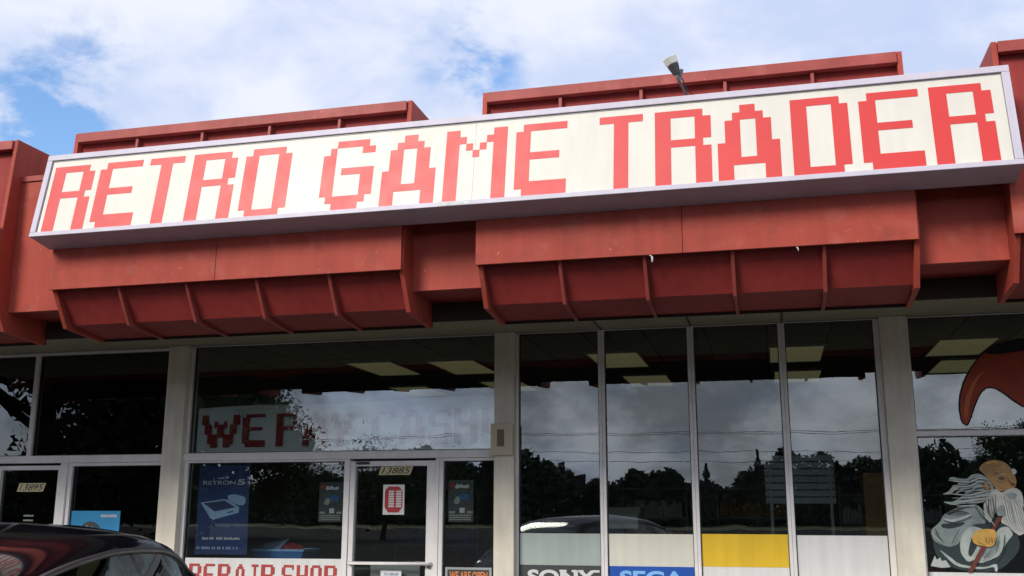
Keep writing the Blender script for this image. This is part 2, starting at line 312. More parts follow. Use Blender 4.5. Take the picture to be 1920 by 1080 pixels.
# ---------------------------------------------------------------- the shop building
B = thing('shop_building', 'low beige shopfront building with dark red boxed mansard canopies above glass windows', 'building')
BAY, GAP, X0 = .63, .595, -5.846; PER = 5 * BAY + GAP
YC, ZC, YF, ZF, Y1, Z1, Y2, Z2, YG, ZG = 2.667, 4.86, 2.802, 3.429, 2.573, 3.14, 2.07, 3.103, 2.572, 3.306
ZCEIL = 3.385
def canopy(x0):
    x1 = x0 + 5 * BAY
    c = bpy.data.objects.new('canopy', None); COL.objects.link(c); c.parent = B; c.location = (x0, -YF, ZF); og = (x0, -YF, ZF)
    ym = lambda z: -(YC + (YF - YC) * (ZC - z) / (ZC - ZF))   # front line of the mansard at height z
    rc = .05
    bm = bmesh.new()      # recessed panels
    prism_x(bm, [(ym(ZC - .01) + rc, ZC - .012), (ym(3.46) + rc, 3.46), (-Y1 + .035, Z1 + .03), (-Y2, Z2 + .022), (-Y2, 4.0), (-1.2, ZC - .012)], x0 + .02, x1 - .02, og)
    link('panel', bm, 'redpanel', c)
    mkbox('shade_backing', 'shade_brown', c, x0 + .001, x1 - .001, -Y2 + .0045, -Y2 + .02, Z2 + .001, 3.149, org=og)  # added dark strip, keeps the canopy back dark where the windows mirror it
    for k in range(6):    # standing ribs
        xc = x0 + k * BAY; hw = .013 if 0 < k < 5 else .019
        xc += .019 if k == 0 else (-.019 if k == 5 else 0)
        bm = bmesh.new()
        if 0 < k < 5:
            prof = [(ym(ZC - .085) - .004, ZC - .085), (ym(3.5) - .004, 3.5), (-YF + .02, 3.445), (-Y1 - .012, Z1 - .004), (-Y2, Z2 - .006), (-Y2, Z2 + .03), (-Y1 + .05, Z1 + .04), (ym(3.5) + .07, 3.48), (ym(ZC - .085) + .07, ZC - .085)]
            prism_x(bm, prof, xc - hw, xc + hw, og)
        else:
            prof = [(ym(ZC) - .006, ZC + .012), (ym(3.5) + .010, 3.5), (-YF + .028, 3.43), (-Y1 - .018, Z1 - .008), (-Y2 + .004, Z2 - .010), (-Y2 + .004, 4.0), (-1.19, ZC + .012)]
            prism_x(bm, prof, xc - hw, xc + hw, og)
        link('rib' if 0 < k < 5 else 'side_panel', bm, 'redrib' if 0 < k < 5 else 'red', c, bevel=.003)
    bm = bmesh.new(); prism_x(bm, [(ym(ZC) - .03, ZC + .004), (ym(ZC) - .036, ZC - .082), (ym(ZC) + .03, ZC - .082), (ym(ZC) + .03, ZC + .004)], x0 + .040, x1 - .040, og)
    link('cap', bm, 'redcap', c, bevel=.004)
    bm = bmesh.new()
    cuts = [x0 - .010, x0 + BAY * 2.45, x1 + .010 - .02]
    for a, b in zip(cuts, cuts[1:]): prism_x(bm, [(-YF - .004, 4.06), (-YF - .006, ZF), (-YF + .018, ZF), (-YF + .018, 4.06)], a + .0015, b - .0015, og)
    link('fascia_board', bm, 'red', c, bevel=.003)
    return c
for i in range(-1, 3): canopy(X0 + i * PER)
for i in range(-2, 3):
    a = X0 + i * PER - GAP; b = a + GAP
    if i == -2 or a > 6: continue
    g = mkbox('recessed_fascia', 'red', B, a + .001, b - .001, -YG, -YG + .04, ZG, 4.50)
    mkbox('flashing', 'redcap', g, a + .002, b - .002, -YG - .015, -YG + .06, 4.502, 4.55)
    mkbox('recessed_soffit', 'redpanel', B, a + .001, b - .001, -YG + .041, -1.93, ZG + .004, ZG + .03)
XL, XR = X0 - PER, X0 + 3 * PER - GAP
mkbox('shade_board', 'shade_brown', B, XL, XR, -2.066, -2.045, 3.150, ZCEIL + .004)  # added dark board, darkens the overhang's reflection in the shop glass
mkbox('bulkhead', 'red', B, XL, XR, -1.93, -1.86, ZG + .03, 4.3)
mkbox('roof', 'roof', B, XL - .5, XR + .5, -2.0, 12, 4.3, 4.40)
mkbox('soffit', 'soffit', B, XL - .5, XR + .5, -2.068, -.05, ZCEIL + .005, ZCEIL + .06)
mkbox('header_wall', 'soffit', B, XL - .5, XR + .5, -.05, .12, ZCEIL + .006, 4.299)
mkbox('interior_ceiling', 'ceil', B, XL - .3, XR + .3, .121, 10.9, ZCEIL, ZCEIL + .03)
mkbox('interior_floor', 'intfloor', B, XL - .3, XR + .3, .121, 10.9, .0, .145)
mkbox('back_wall', 'intwall', B, XL - .5, XR + .5, 10.9, 11.1, 0, 4.299)
mkbox('side_wall', 'intwall', B, XL - .5, XL - .3, .121, 10.9, 0, 4.299)
mkbox('side_wall', 'intwall', B, XR + .3, XR + .5, .121, 10.9, 0, 4.299)
XA, XB, XC = -6.40, -2.685, 1.015
cw = .225
cols = [(XA - PER + .02, .22), (XA, .235), (XB, .205), (XC, .235), (XC + PER, .23)]
for x, wd in cols:
    mkbox('column', 'beige', B, x, x + wd, -.13, .10, .14, ZCEIL + .004, bevel=.006)
for x in (XA + .1, XC + PER + .1): mkbox('partition_wall', 'intwall', B, x - .05, x + .05, .121, 10.88, .146, ZCEIL - .001)

def window(name_glass, x0, x1, z0, z1, fr=(.03, .03, .03, .03), y=0., parent=B, depth=.05, split=None):
    """frame members left, right, bottom, top; pane inside"""
    l, r, b, t = fr
    f = bpy.data.objects.new('window', None); COL.objects.link(f); f.parent = parent; f.location = (x0, y, z0); og = (x0, y, z0)
    bm = bmesh.new()
    if l: box(bm, x0, x0 + l, y - depth, y + depth, z0, z1, og)
    if r: box(bm, x1 - r, x1, y - depth, y + depth, z0, z1, og)
    if b: box(bm, x0 + l, x1 - r, y - depth + .002, y + depth, z0, z0 + b, og)
    if t: box(bm, x0 + l, x1 - r, y - depth + .002, y + depth, z1 - t, z1, og)
    link('frame', bm, 'alu', f, bevel=.003)
    bm = bmesh.new()
    X0_, X1_, Z0_, Z1_ = x0 + l, x1 - r, z0 + b, z1 - t; gk = .008
    for a in (X0_, X1_ - gk): box(bm, a, a + gk, y - .02, y + .02, Z0_, Z1_, og)
    for a in (Z0_, Z1_ - gk): box(bm, X0_ + gk, X1_ - gk, y - .02, y + .02, a, a + gk, og)
    link('gasket', bm, 'aludark', f)
    bm = bmesh.new(); vv = [bm.verts.new((a - x0, 0, c - z0)) for a, c in ((X0_ + gk, Z0_ + gk), (X1_ - gk, Z0_ + gk), (X1_ - gk, Z1_ - gk), (X0_ + gk, Z1_ - gk))]
    bm.faces.new(vv); link('pane', bm, name_glass, f)
    return f
def bar(x0, x1, z0, z1, name='transom_bar', d=.075): return mkbox(name, 'alu', B, x0, x1, -d, .06, z0, z1, bevel=.004)
ZT0, ZT1 = 2.142, 2.215
# left tenant
bar(XA - PER + .24, XA, 2.135, 2.212)
window('glassdark', XA - PER + .24, -8.145, 2.213, ZCEIL, (.03, .028, .004, .03))
window('glassdark', -8.144, XA - .001, 2.213, ZCEIL, (.026, .02, .004, .03))
window('glassdark', XA - PER + .24, -8.662, .45, 2.134, (.03, .03, .05, .03))
bar(-8.66, -8.605, .14, 2.134, 'door_jamb'); bar(-7.690, -7.602, .14, 2.134, 'door_jamb')
window('glassdark', -7.600, XA - .001, .45, 2.134, (.045, .018, .05, .035))
mkbox('stall_riser', 'beige', B, -7.600, XA - .002, -.05, .06, .14, .449)
# repair shop side of the store
XE = XB
bar(XA + .236, XE - .001, ZT0, ZT1)
window('glasstop', XA + .236, XE - .001, ZT1 + .001, ZCEIL, (.03, .012, .006, .004))
window('glass', XA + .236, -4.262, .45, ZT0 - .001, (.045, .045, .05, .022))
mkbox('stall_riser', 'beige', B, XA + .237, -4.262, -.05, .06, .14, .449)
bar(-4.261, -4.243, .14, ZT0 - .001, 'door_jamb', .06); bar(-3.312, -3.277, .14, ZT0 - .001, 'door_jamb', .06)
window('glass', -3.276, XE - .001, .45, ZT0 - .001, (.042, .006, .05, .03))
mkbox('stall_riser', 'beige', B, -3.276, XE - .002, -.05, .06, .14, .449)
# four tall panes
xm = [XB + .206, -1.612, -.733, .128, XC - .001]
for i in range(4):
    a, b = xm[i], xm[i + 1]
    window('glass', a + (.0 if i == 0 else .002), b - .0, .14, ZCEIL, (.024 if i == 0 else .030, .030 if i < 3 else .05, .06, .004), depth=.045)
# right bay
bar(XC + .236, XC + PER - .001, 2.288, 2.332, d=.05)
window('glasstop', XC + .236, XC + PER - .001, 2.333, ZCEIL, (.02, .03, .004, .004))
window('glass', XC + .236, XC + PER - .001, .45, 2.287, (.02, .03, .05, .004))
mkbox('stall_riser', 'beige', B, XC + .237, XC + PER - .002, -.05, .06, .14, .449)
# plate in the wall between: soffit joint strips
for x in (-1.60, -.72, .14): mkbox('soffit_joint', 'aludark', B, x - .010, x + .010, -.9, -.06, ZCEIL - .001, ZCEIL + .004)

def door(x0, x1, z1, gl, sl, sr, top, zbar, lab):
    d = thing('glass_door', lab, 'door', (x0, 0, .14)); og = (x0, 0, .14)
    bm = bmesh.new()
    box(bm, x0, x0 + sl, -.045, .035, .15, z1, og); box(bm, x1 - sr, x1, -.045, .035, .15, z1, og)
    box(bm, x0 + sl, x1 - sr, -.043, .035, z1 - top, z1, og); box(bm, x0 + sl, x1 - sr, -.043, .035, .15, .40, og)
    link('door_frame', bm, 'alu', d, bevel=.004)
    bm = bmesh.new(); vv = [bm.verts.new((a - x0, 0, c - .14)) for a, c in ((x0 + sl, .40), (x1 - sr, .40), (x1 - sr, z1 - top), (x0 + sl, z1 - top))]; bm.faces.new(vv)
    link('pane', bm, gl, d)
    if zbar:
        bm = bmesh.new(); tube(bm, [(x0 + .01, -.05, zbar), (x0 + .03, -.095, zbar), (x1 - .05, -.095, zbar), (x1 - .03, -.05, zbar)], .016, 10, og)
        link('push_bar', bm, 'alu', d, smooth=True)
        bm = bmesh.new(); tube(bm, [(x1 - .05, -.046, zbar - .03), (x1 - .05, -.062, zbar - .03)], .017, 12, og); link('lock', bm, 'chrome', d)
    return d
dr = door(-4.240, -3.315, 2.118, 'glass', .052, .094, .052, 1.105, 'white framed glass door with gold 13885 sticker and red paper notice')
mkbox('lower_panel', 'greybox', dr, -4.03, -3.50, .06, .068, .42, 1.085, org=(-4.24, 0, .14))
door(-8.602, -7.693, 2.108, 'glassdark', .115, .045, .048, None, 'white framed glass door with gold 13895 sticker behind the black car')
bm = bmesh.new(); box(bm, -4.17, -4.03, -.07, -.045, 2.085, 2.112); 
cl_ = link('door_closer', bm, 'aludark', B)

# ---------------------------------------------------------------- the big sign
sb, st = Vector((0, -3.072, 3.825)), Vector((0, -2.933, 4.58)); SU = (st - sb).normalized(); SN = Vector((0, -SU.z, SU.y)); HS = (st - sb).length
sign = thing('shop_sign', 'long white sign box with red pixel lettering RETRO GAME TRADER on red mansard', 'sign', (-2.1, sb.y, sb.z))
SX0, SX1 = -5.889, 1.683; bw = .052
rotS = math.atan2(-(st.y - sb.y), st.z - sb.z)
srt = bpy.data.objects.new('cabinet', None)
def sgn(x, u, d):  # sign-plane coordinates to sign-local
    p = sb + SU * u + SN * d; return Vector((x + 2.1, p.y - sb.y, p.z - sb.z))
def sbox(bm, x0, x1, u0, u1, d0, d1):
    v = [bm.verts.new(sgn(x, u, d)) for x in (x0, x1) for d in (d0, d1) for u in (u0, u1)]
    for f in ((0, 1, 3, 2), (4, 6, 7, 5), (0, 4, 5, 1), (2, 3, 7, 6), (0, 2, 6, 4), (1, 5, 7, 3)): bm.faces.new([v[i] for i in f])
bm = bmesh.new(); sbox(bm, SX0 + .004, SX1 - .004, .004, HS - .004, -.27, -.022)
link('cabinet', bm, 'signframe', sign)
bm = bmesh.new(); sbox(bm, SX0, SX1, 0, bw - .012, -.03, 0); sbox(bm, SX0, SX1, HS - bw, HS, -.03, 0)
sbox(bm, SX0, SX0 + bw, bw - .012, HS - bw, -.03, -.0004); sbox(bm, SX1 - bw, SX1, bw - .012, HS - bw, -.03, -.0004)
link('frame', bm, 'signframe', sign, bevel=.004)
bm = bmesh.new()
for (a, b, c, d_) in ((SX0 + bw, SX1 - bw, HS - bw - .009, HS - bw), (SX0 + bw, SX0 + bw + .006, bw - .012, HS - bw - .009), (SX1 - bw - .004, SX1 - bw, bw - .012, HS - bw - .009)): sbox(bm, a, b, c, d_, -.03, -.013)
link('trim', bm, 'galv', sign)
for k, (a, b) in enumerate(((SX0 + bw, -2.075), (-2.073, SX1 - bw))):
    bm = bmesh.new(); sbox(bm, a, b, bw - .014, HS - bw + .001, -.03, -.0165); link('sign_face', bm, 'signface', sign)
LET = [('R', -5.796, -5.40), ('E', -5.345, -4.95), ('T', -4.880, -4.56), ('R', -4.475, -4.075), ('O', -4.000, -3.595), ('G', -3.315, -2.885), ('A', -2.811, -2.377), ('M', -2.306, -1.824), ('E', -1.755, -1.365), ('T', -1.122, -.802), ('R', -.715, -.315), ('A', -.272, .157), ('D', .238, .625), ('E', .697, 1.090), ('R', 1.158, 1.550)]
for ch, a, b in LET:
    rows = FONT[ch]; nc = len(rows[0]); cwid = (b - a) / nc; chh = (.652 - .042) / 10
    cells = set()
    for r, s in enumerate(rows):
        for c, q in enumerate(s):
            if q == '#': cells.add((r, c))
    bm = bmesh.new(); vd = {}
    def V_(c, r):
        if (c, r) not in vd: vd[(c, r)] = bm.verts.new(sgn(a + c * cwid, .652 - r * chh, -.0145))
        return vd[(c, r)]
    for r, c in cells: bm.faces.new([V_(c, r), V_(c, r + 1), V_(c + 1, r + 1), V_(c + 1, r)])
    e = bmesh.ops.extrude_face_region(bm, geom=bm.faces[:]); ofs = sgn(0, 0, .002) - sgn(0, 0, 0)
    bmesh.ops.translate(bm, verts=[v for v in e['geom'] if isinstance(v, bmesh.types.BMVert)], vec=-ofs)
    link('letter', bm, 'signred', sign)
bm = bmesh.new(); sbox(bm, -2.33, -2.08, .006, .03, 0, .0015); link('maker_plate', bm, 'galv', sign)

# floodlight on a bent arm rising from the sign top
fl = thing('floodlight', 'small grey floodlight on bent arm above the letters TRADER', 'lamp', (-.49, -2.9, 4.56)); og = (-.49, -2.9, 4.56)
bm = bmesh.new(); tube(bm, [(-.465, -2.80, 4.50), (-.478, -2.86, 4.58), (-.50, -2.93, 4.63), (-.525, -3.0, 4.665), (-.54, -3.04, 4.70)], .011, 8, og); link('arm', bm, 'galv', fl, smooth=True)
def orient(bm, loc, d, og):
    q = Vector(d).to_track_quat('Z', 'Y'); 
    for v in bm.verts: v.co = q @ v.co + Vector(loc) - Vector(og)
bm = bmesh.new(); tube(bm, [(-.53, -3.02, 4.72), (-.500, -2.99, 4.68), (-.478, -2.93, 4.63), (-.440, -2.88, 4.60), (-.42, -2.82, 4.575)], .0045, 6, og); link('cable', bm, 'aludark', fl, smooth=True)
hd = (-.30, -.22, .75)
bm = bmesh.new(); box(bm, -.036, .036, -.03, .03, -.035, .045)
for v in bm.verts:
    if v.co.z < 0: v.co.x *= .6; v.co.y *= .6
orient(bm, (-.548, -3.04, 4.735), hd, og); link('housing', bm, 'aludark', fl, bevel=.005)
bm = bmesh.new(); box(bm, -.043, .043, -.035, .035, .0, .058)
for v in bm.verts:
    if v.co.z < .01: v.co.x *= .88; v.co.y *= .9
orient(bm, (-.566, -3.05, 4.778), hd, og); link('reflector', bm, 'lens', fl, bevel=.005)
bm = bmesh.new(); box(bm, -.012, .012, -.012, .012, 0, .10); orient(bm, (-.528, -3.0, 4.66), (.2, .1, .9), og); link('bracket', bm, 'galv', fl)
k = mkbox('roof_bolt', 'galv', None, -4.285, -4.270, -2.66, -2.64, ZC + .002, ZC + .022); tag(k, 'tiny grey bolt head standing on the left canopy top edge', 'bolt')
for x, z, s, lab in ((-.795, 3.395, 1.3, 'larger white hook hanging under the middle canopy board'), (.235, 3.405, .6, 'tiny pale hook under the middle canopy, right of the larger one')):
    bm = bmesh.new(); tube(bm, [(x - .012 * s, -2.775, z + .03 * s), (x, -2.80, z + .03 * s), (x + .012 * s, -2.80, z + .012 * s), (x + .012 * s, -2.80, z - .015 * s)], .006 * s, 8)
    tag(link('hook', bm, 'hook', smooth=True), lab, 'hook')

# wall box on the middle column
wb = thing('wall_box', 'tan metal box with brown louvre fixed to the column beside the transom banner', 'box', (-2.60, -.13, 2.13)); og = (-2.60, -.13, 2.13)
bm = bmesh.new(); box(bm, -2.705, -2.478, -.19, -.131, 2.155, 2.465, og); link('case', bm, 'meter', wb, bevel=.006)
bm = bmesh.new(); box(bm, -2.635, -2.565, -.199, -.1905, 2.24, 2.405, og)
for q in range(5): box(bm, -2.63, -2.57, -.206, -.1995, 2.255 + q * .029, 2.268 + q * .029, og)
link('louvre', bm, 'meterdk', wb)

# ---------------------------------------------------------------- banners and posters
bn = thing('cash_banner', 'grey white banner behind the transom glass lettered WE PAY CASH! in dark red', 'banner', (-4.4, .05, 2.22)); og = (-4.4, .05, 2.22)
bm = bmesh.new(); nx = 60
ring = []
for i in range(nx + 1):
    t = i / nx; x = -6.10 + 3.38 * t; zt = 2.712 + .058 * t + .012 * math.sin(t * 9) ; dy = .010 * math.sin(t * 23) + .006 * math.sin(t * 51)
    ring.append([bm.verts.new((x - og[0], .06 + dy * (1 - q / 4) - og[1], 2.222 + (zt - 2.222) * q / 4 - og[2])) for q in range(5)])
for a, b in zip(ring, ring[1:]):
    for q in range(4): bm.faces.new([a[q], b[q], b[q + 1], a[q + 1]])
link('cloth', bm, 'banner', bn, smooth=True)
WPC = [('W', -6.035, -5.585), ('E', -5.545, -5.275), ('P', -5.145, -4.875), ('A', -4.835, -4.545), ('Y', -4.500, -4.235), ('C', -4.04, -3.76), ('A', -3.71, -3.42), ('S', -3.38, -3.11), ('H', -3.07, -2.935), ('!', -2.855, -2.79)]
WPC = [('W', -6.035, -5.585), ('E', -5.545, -5.275), ('P', -5.145, -4.875), ('A', -4.835, -4.545), ('Y', -4.515, -4.25), ('C', -4.05, -3.78), ('A', -3.745, -3.47), ('S', -3.43, -3.19), ('H', -3.155, -2.91), ('!', -2.855, -2.79)]
for ch, a, b in WPC:
    bm = bmesh.new(); z = .008 * (a + 6) / 3; glyph(bm, ch, a, b, 2.285 + z, 2.635 + z, .036, .004, og); link('letter', bm, 'bannerred', bn)
rb = thing('repair_banner', 'white banner lettered REPAIR SHOP in red along the bottom of the left window', 'banner', (-5.2, -.012, .5)); og = (-5.2, -.012, .5)
bm = bmesh.new(); flat(bm, [(-6.10, .52), (-4.322, .52), (-4.322, 1.138), (-6.10, 1.130)], -.010, .004, og); link('sheet', bm, 'white', rb)
RS = [('R', -6.03, -5.88), ('E', -5.85, -5.715), ('P', -5.675, -5.525), ('A', -5.475, -5.335), ('I', -5.27, -5.19), ('R', -5.155, -4.995), ('S', -4.91, -4.77), ('H', -4.735, -4.605), ('O', -4.575, -4.445), ('P', -4.415, -4.27)]
RS = [(c, -6.045 + (a + 6.03) * .955, -6.045 + (b + 6.03) * .955) for c, a, b in RS]
for ch, a, b in RS:
    bm = bmesh.new(); glyph(bm, ch, a, b, .83, 1.072, -.0145, .003, og); link('letter', bm, 'repairred', rb)
def poster(name, label, cat, m, pts, y=.02, t=.003):
    cx = sum(p[0] for p in pts) / len(pts); zz = min(p[1] for p in pts); o = thing(name, label, cat, (cx, y, zz)); o['_y'] = y
    del o['_y']; return o, (cx, y, zz)
def layer(o, og, name, m, pts, y, t=.002, sm=0):
    bm = bmesh.new(); flat(bm, smoothpoly(pts, sm) if sm else pts, y, t, og); return link(name, bm, m, o)
pts = [(-6.02, 1.165), (-5.405, 1.165), (-5.425, 2.098), (-6.02, 2.098)]
o, og = poster('console_poster', 'tall navy blue RETRON 5 poster with a pale games console behind left window', 'poster', None, pts)
layer(o, og, 'sheet', 'posterblue', pts, .03)
layer(o, og, 'console_print', 'consolepale', [(-5.983, 1.702), (-5.711, 1.739), (-5.654, 1.727), (-5.524, 1.653), (-5.527, 1.598), (-5.822, 1.523), (-5.858, 1.541)], .0275)
layer(o, og, 'console_slot', 'consoledark', [(-5.945, 1.695), (-5.70, 1.722), (-5.566, 1.653), (-5.814, 1.609)], .0250)
layer(o, og, 'console_slot', 'consoledark', [(-5.66, 1.59), (-5.59, 1.607), (-5.59, 1.618), (-5.66, 1.60)], .0250)
layer(o, og, 'pad_print', 'consolepale', [(-5.665, 1.782), (-5.575, 1.788), (-5.447, 1.757), (-5.456, 1.677), (-5.525, 1.671), (-5.654, 1.727)], .0225, sm=1)
text('lettering', 'RETRON', 'print_white', o, -5.965, -5.581, 1.890, 1.930, .0265, bold=.012, org=og)
text('lettering', '5', 'print_white', o, -5.560, -5.466, 1.886, 1.946, .0265, bold=.03, org=og)
bm = bmesh.new()
for a, b in ((-5.94, -5.87), (-5.855, -5.80), (-5.77, -5.70), (-5.68, -5.50)):
    x = a
    while x < b - .008: flat(bm, rect(x, x + .012, 1.318, 1.342 if random.random() < .6 else 1.336), .0275, .002, og); x += .019
link('lettering', bm, 'print_white', o)
bm = bmesh.new()
x = -6.0
while x < -5.50: flat(bm, rect(x, x + .014, 1.218, 1.245), .0275, .002, og); x += random.choice((.021, .021, .04))
link('lettering', bm, 'consolepale', o)
def flyer(x0, x1, z0, z1, lab):
    pts = rect(x0, x1, z0, z1); o, og = poster('flyer', lab, 'flyer', None, pts); w_ = x1 - x0; h = z1 - z0
    X = lambda u: x0 + u * w_; Z = lambda v: z0 + v * h
    layer(o, og, 'sheet', 'flyer', pts, .03)
    layer(o, og, 'badge', 'paperred', [(X(.16 + .1 * math.cos(k * .785)), Z(.89 + .065 * math.sin(k * .785))) for k in range(8)], .0275)
    layer(o, og, 'title_print', 'print_white', [(X(.26), Z(.84)), (X(.35), Z(.93)), (X(.42), Z(.87)), (X(.52), Z(.92)), (X(.62), Z(.86)), (X(.78), Z(.90)), (X(.86), Z(.84)), (X(.74), Z(.80)), (X(.5), Z(.82)), (X(.3), Z(.79))], .0275, sm=1)
    layer(o, og, 'picture', 'flyerblue', [(X(.48), Z(.52)), (X(.42), Z(.64)), (X(.6), Z(.68)), (X(.8), Z(.67)), (X(.86), Z(.58)), (X(.76), Z(.48)), (X(.7), Z(.56))], .0275, sm=1)
    layer(o, og, 'picture', 'greybox', [(X(.2), Z(.46)), (X(.34), Z(.62)), (X(.44), Z(.60)), (X(.5), Z(.5)), (X(.38), Z(.42))], .0250, sm=1)
    layer(o, og, 'date_print', 'print_white', rect(X(.46), X(.66), Z(.22), Z(.34)), .0275)
    bm = bmesh.new()
    for v in (.05, .10, .15): flat(bm, rect(X(.05), X(.92), Z(v), Z(v + .028)), .0275, .002, og)
    for u0, u1 in ((.04, .28), (.76, .98)): flat(bm, rect(X(u0), X(u1), Z(.21), Z(.26)), .0275, .002, og)
    link('lettering', bm, 'greybox', o)
flyer(-4.612, -4.348, 1.503, 1.908, 'small dark flyer at the right edge of the wide window left of the door')
flyer(-3.203, -2.938, 1.508, 1.922, 'small dark flyer in the narrow window right of the door')
# number stickers
for s, x0, x1, z0, z1, lab in (('13885', -3.945, -3.575, 1.977, 2.064, 'gold sticker numbered 13885 at the top of the shop door'), ('13895', -8.285, -7.915, 1.822, 1.917, 'gold sticker numbered 13895 on the far left door')):
    sh = .028; o, og = poster('number_sticker', lab, 'number sticker', None, rect(x0, x1, z0, z1))
    layer(o, og, 'backing', 'gold', [(x0, z0), (x1 - sh, z0), (x1 + .006, z1), (x0 + sh, z1)], -.006, .002)
    text('digits', s, 'ink', o, x0 + .03, x1 - .022, z0 + .014, z1 - .012, -.0065, shear=.35, org=og)
x0, x1, z0, z1 = -3.888, -3.658, 1.580, 1.880
o, og = poster('notice', 'red and white printed notice taped to the glass shop door', 'notice', None, rect(x0, x1, z0, z1))
layer(o, og, 'sheet', 'paper', rect(x0, x1, z0, z1), -.006)
layer(o, og, 'red_print', 'paperred', smoothpoly(rect(x0 + .02, x1 - .02, z0 + .022, z1 - .02), 1), -.0085)
bm = bmesh.new()
for a in (x0 + .062, x0 + .142):
    for q in range(7): flat(bm, rect(a, a + .058, z0 + .075 + q * .0245, z0 + .092 + q * .0245), -.011, .002, og)
link('white_print', bm, 'paper', o)
bm = bmesh.new(); flat(bm, rect(x0 + .03, x0 + .098, z1 - .058, z1 - .040), -.011, .002, og); flat(bm, rect(x0 + .115, x0 + .195, z1 - .058, z1 - .040), -.011, .002, og)
link('title_print', bm, 'repairred', o)
x0, x1 = -3.893, -3.671
o, og = poster('paper_note', 'white paper note on the shop door below the push bar', 'note', None, rect(x0, x1, .85, 1.033))
layer(o, og, 'sheet', 'paper', rect(x0, x1, .86, 1.031), -.006)
text('lettering', 'TO REPAIR', 'flyerblue', o, x0 + .035, x1 - .03, .985, 1.008, -.0075, org=og)

# lit-looking framed open sign
o, og = poster('open_sign', 'white framed sign with orange lettering at the bottom of the narrow window', 'sign', None, rect(-3.207, -2.73, .78, 1.074))
bm = bmesh.new()
for a in (rect(-3.207, -3.183, .78, 1.074), rect(-2.755, -2.731, .78, 1.074), rect(-3.183, -2.755, 1.052, 1.074), rect(-3.183, -2.755, .78, .80)): flat(bm, a, -.02, .018, og)
link('frame', bm, 'greybox', o)
layer(o, og, 'backing', 'charcoal', rect(-3.183, -2.755, .80, 1.052), -.010, .004)
text('lettering', 'WE ARE OPEN', 'orange', o, -3.165, -2.775, .955, 1.035, -.012, bold=.02, org=og)
# blue poster at left tenant
pts = rect(-7.552, -6.930, 1.19, 1.613)
o, og = poster('photo_poster', 'sky blue poster with a dark globe in the left tenant window', 'poster', None, pts)
layer(o, og, 'sheet', 'cyan', pts, -.008)
cx, cz = -7.29, 1.335
layer(o, og, 'globe', 'charcoal', [(cx + .155 * math.cos(k * math.pi / 12), cz + .165 * math.sin(k * math.pi / 12)) for k in range(24)], -.011)
layer(o, og, 'globe_mark', 'greybox', [(cx - .08, cz + .10), (cx - .01, cz + .07), (cx + .03, cz + .02), (cx + .05, cz + .05), (cx + .03, cz + .12), (cx + .0, cz + .09), (cx - .04, cz + .13)], -.014, sm=1)
bm = bmesh.new(); x = -7.165
while x < -6.98: flat(bm, rect(x, x + .012, 1.545, 1.575), -.011, .002, og); x += .02
x = -7.12
while x < -6.98: flat(bm, rect(x, x + .012, 1.345, 1.365), -.011, .002, og); x += .02
link('lettering', bm, 'print_white', o)
o, og = poster('door_label', 'faint small grey label in the middle of the far left door', 'label', None, rect(-8.17, -8.03, 1.50, 1.58))
bm = bmesh.new()
for zz in (1.50, 1.55):
    for q in range(6): flat(bm, rect(-8.16 + q * .022, -8.146 + q * .022, zz, zz + .018), -.006, .002, og)
link('lettering', bm, 'greybox', o)

# ---------------------------------------------------------------- painted boards behind the four tall panes
def board(x0, x1, bands, lab, txt=None):
    o = thing('window_board', lab, 'board', (x0, .03, .2), 'painted boards along the foot of the tall panes'); og = (x0, .03, .2)
    for nm, m, z0, z1 in bands: layer(o, og, nm, m, rect(x0, x1, z0, z1), -.012, .006)
    if txt:
        s, m, a, b, z0, z1 = txt; t = text('lettering', s, m, o, a, b, z0, z1, -.0135, bold=.035, org=og)
        return o, og
    return o, og
xa = [(-2.455, -1.640), (-1.582, -.763), (-.703, .098), (.160, .965)]
o, og = board(*xa[0], [('upper_panel', 'greenish', 1.108, 1.406), ('lower_panel', 'charcoal', .2, 1.107)], 'sage green board above black panel lettered SONY, first pane right of the column', ('SONY', 'paper', -2.37, -1.70, .93, 1.065))
bm = bmesh.new()
for a in (-2.02, -1.90, -1.855, -1.70): flat(bm, rect(a - .035, a + .035, 1.045, 1.066), -.0145, .002, og)
link('serif', bm, 'paper', o)
board(*xa[1], [('upper_panel', 'cream', 1.118, 1.406), ('trim_line', 'white', 1.108, 1.117), ('lower_panel', 'royal', .2, 1.107)], 'cream board above royal blue panel lettered SEGA, second tall pane', ('SEGA', 'ltblue', -1.47, -.86, .93, 1.068))
board(*xa[2], [('upper_panel', 'yellow', 1.115, 1.410), ('lower_panel', 'white', .2, 1.114)], 'yellow board above plain white panel, third tall pane')
board(*xa[3], [('upper_panel', 'white', .2, 1.404)], 'plain white board, fourth tall pane beside the right column')
o = thing('window_board', 'white board along the foot of the far right window under the old man painting', 'board', (1.27, .03, .5), 'painted boards along the foot of the tall panes')
layer(o, (1.27, .03, .5), 'upper_panel', 'white', rect(1.275, 4.6, .5, 1.095), -.012, .006)

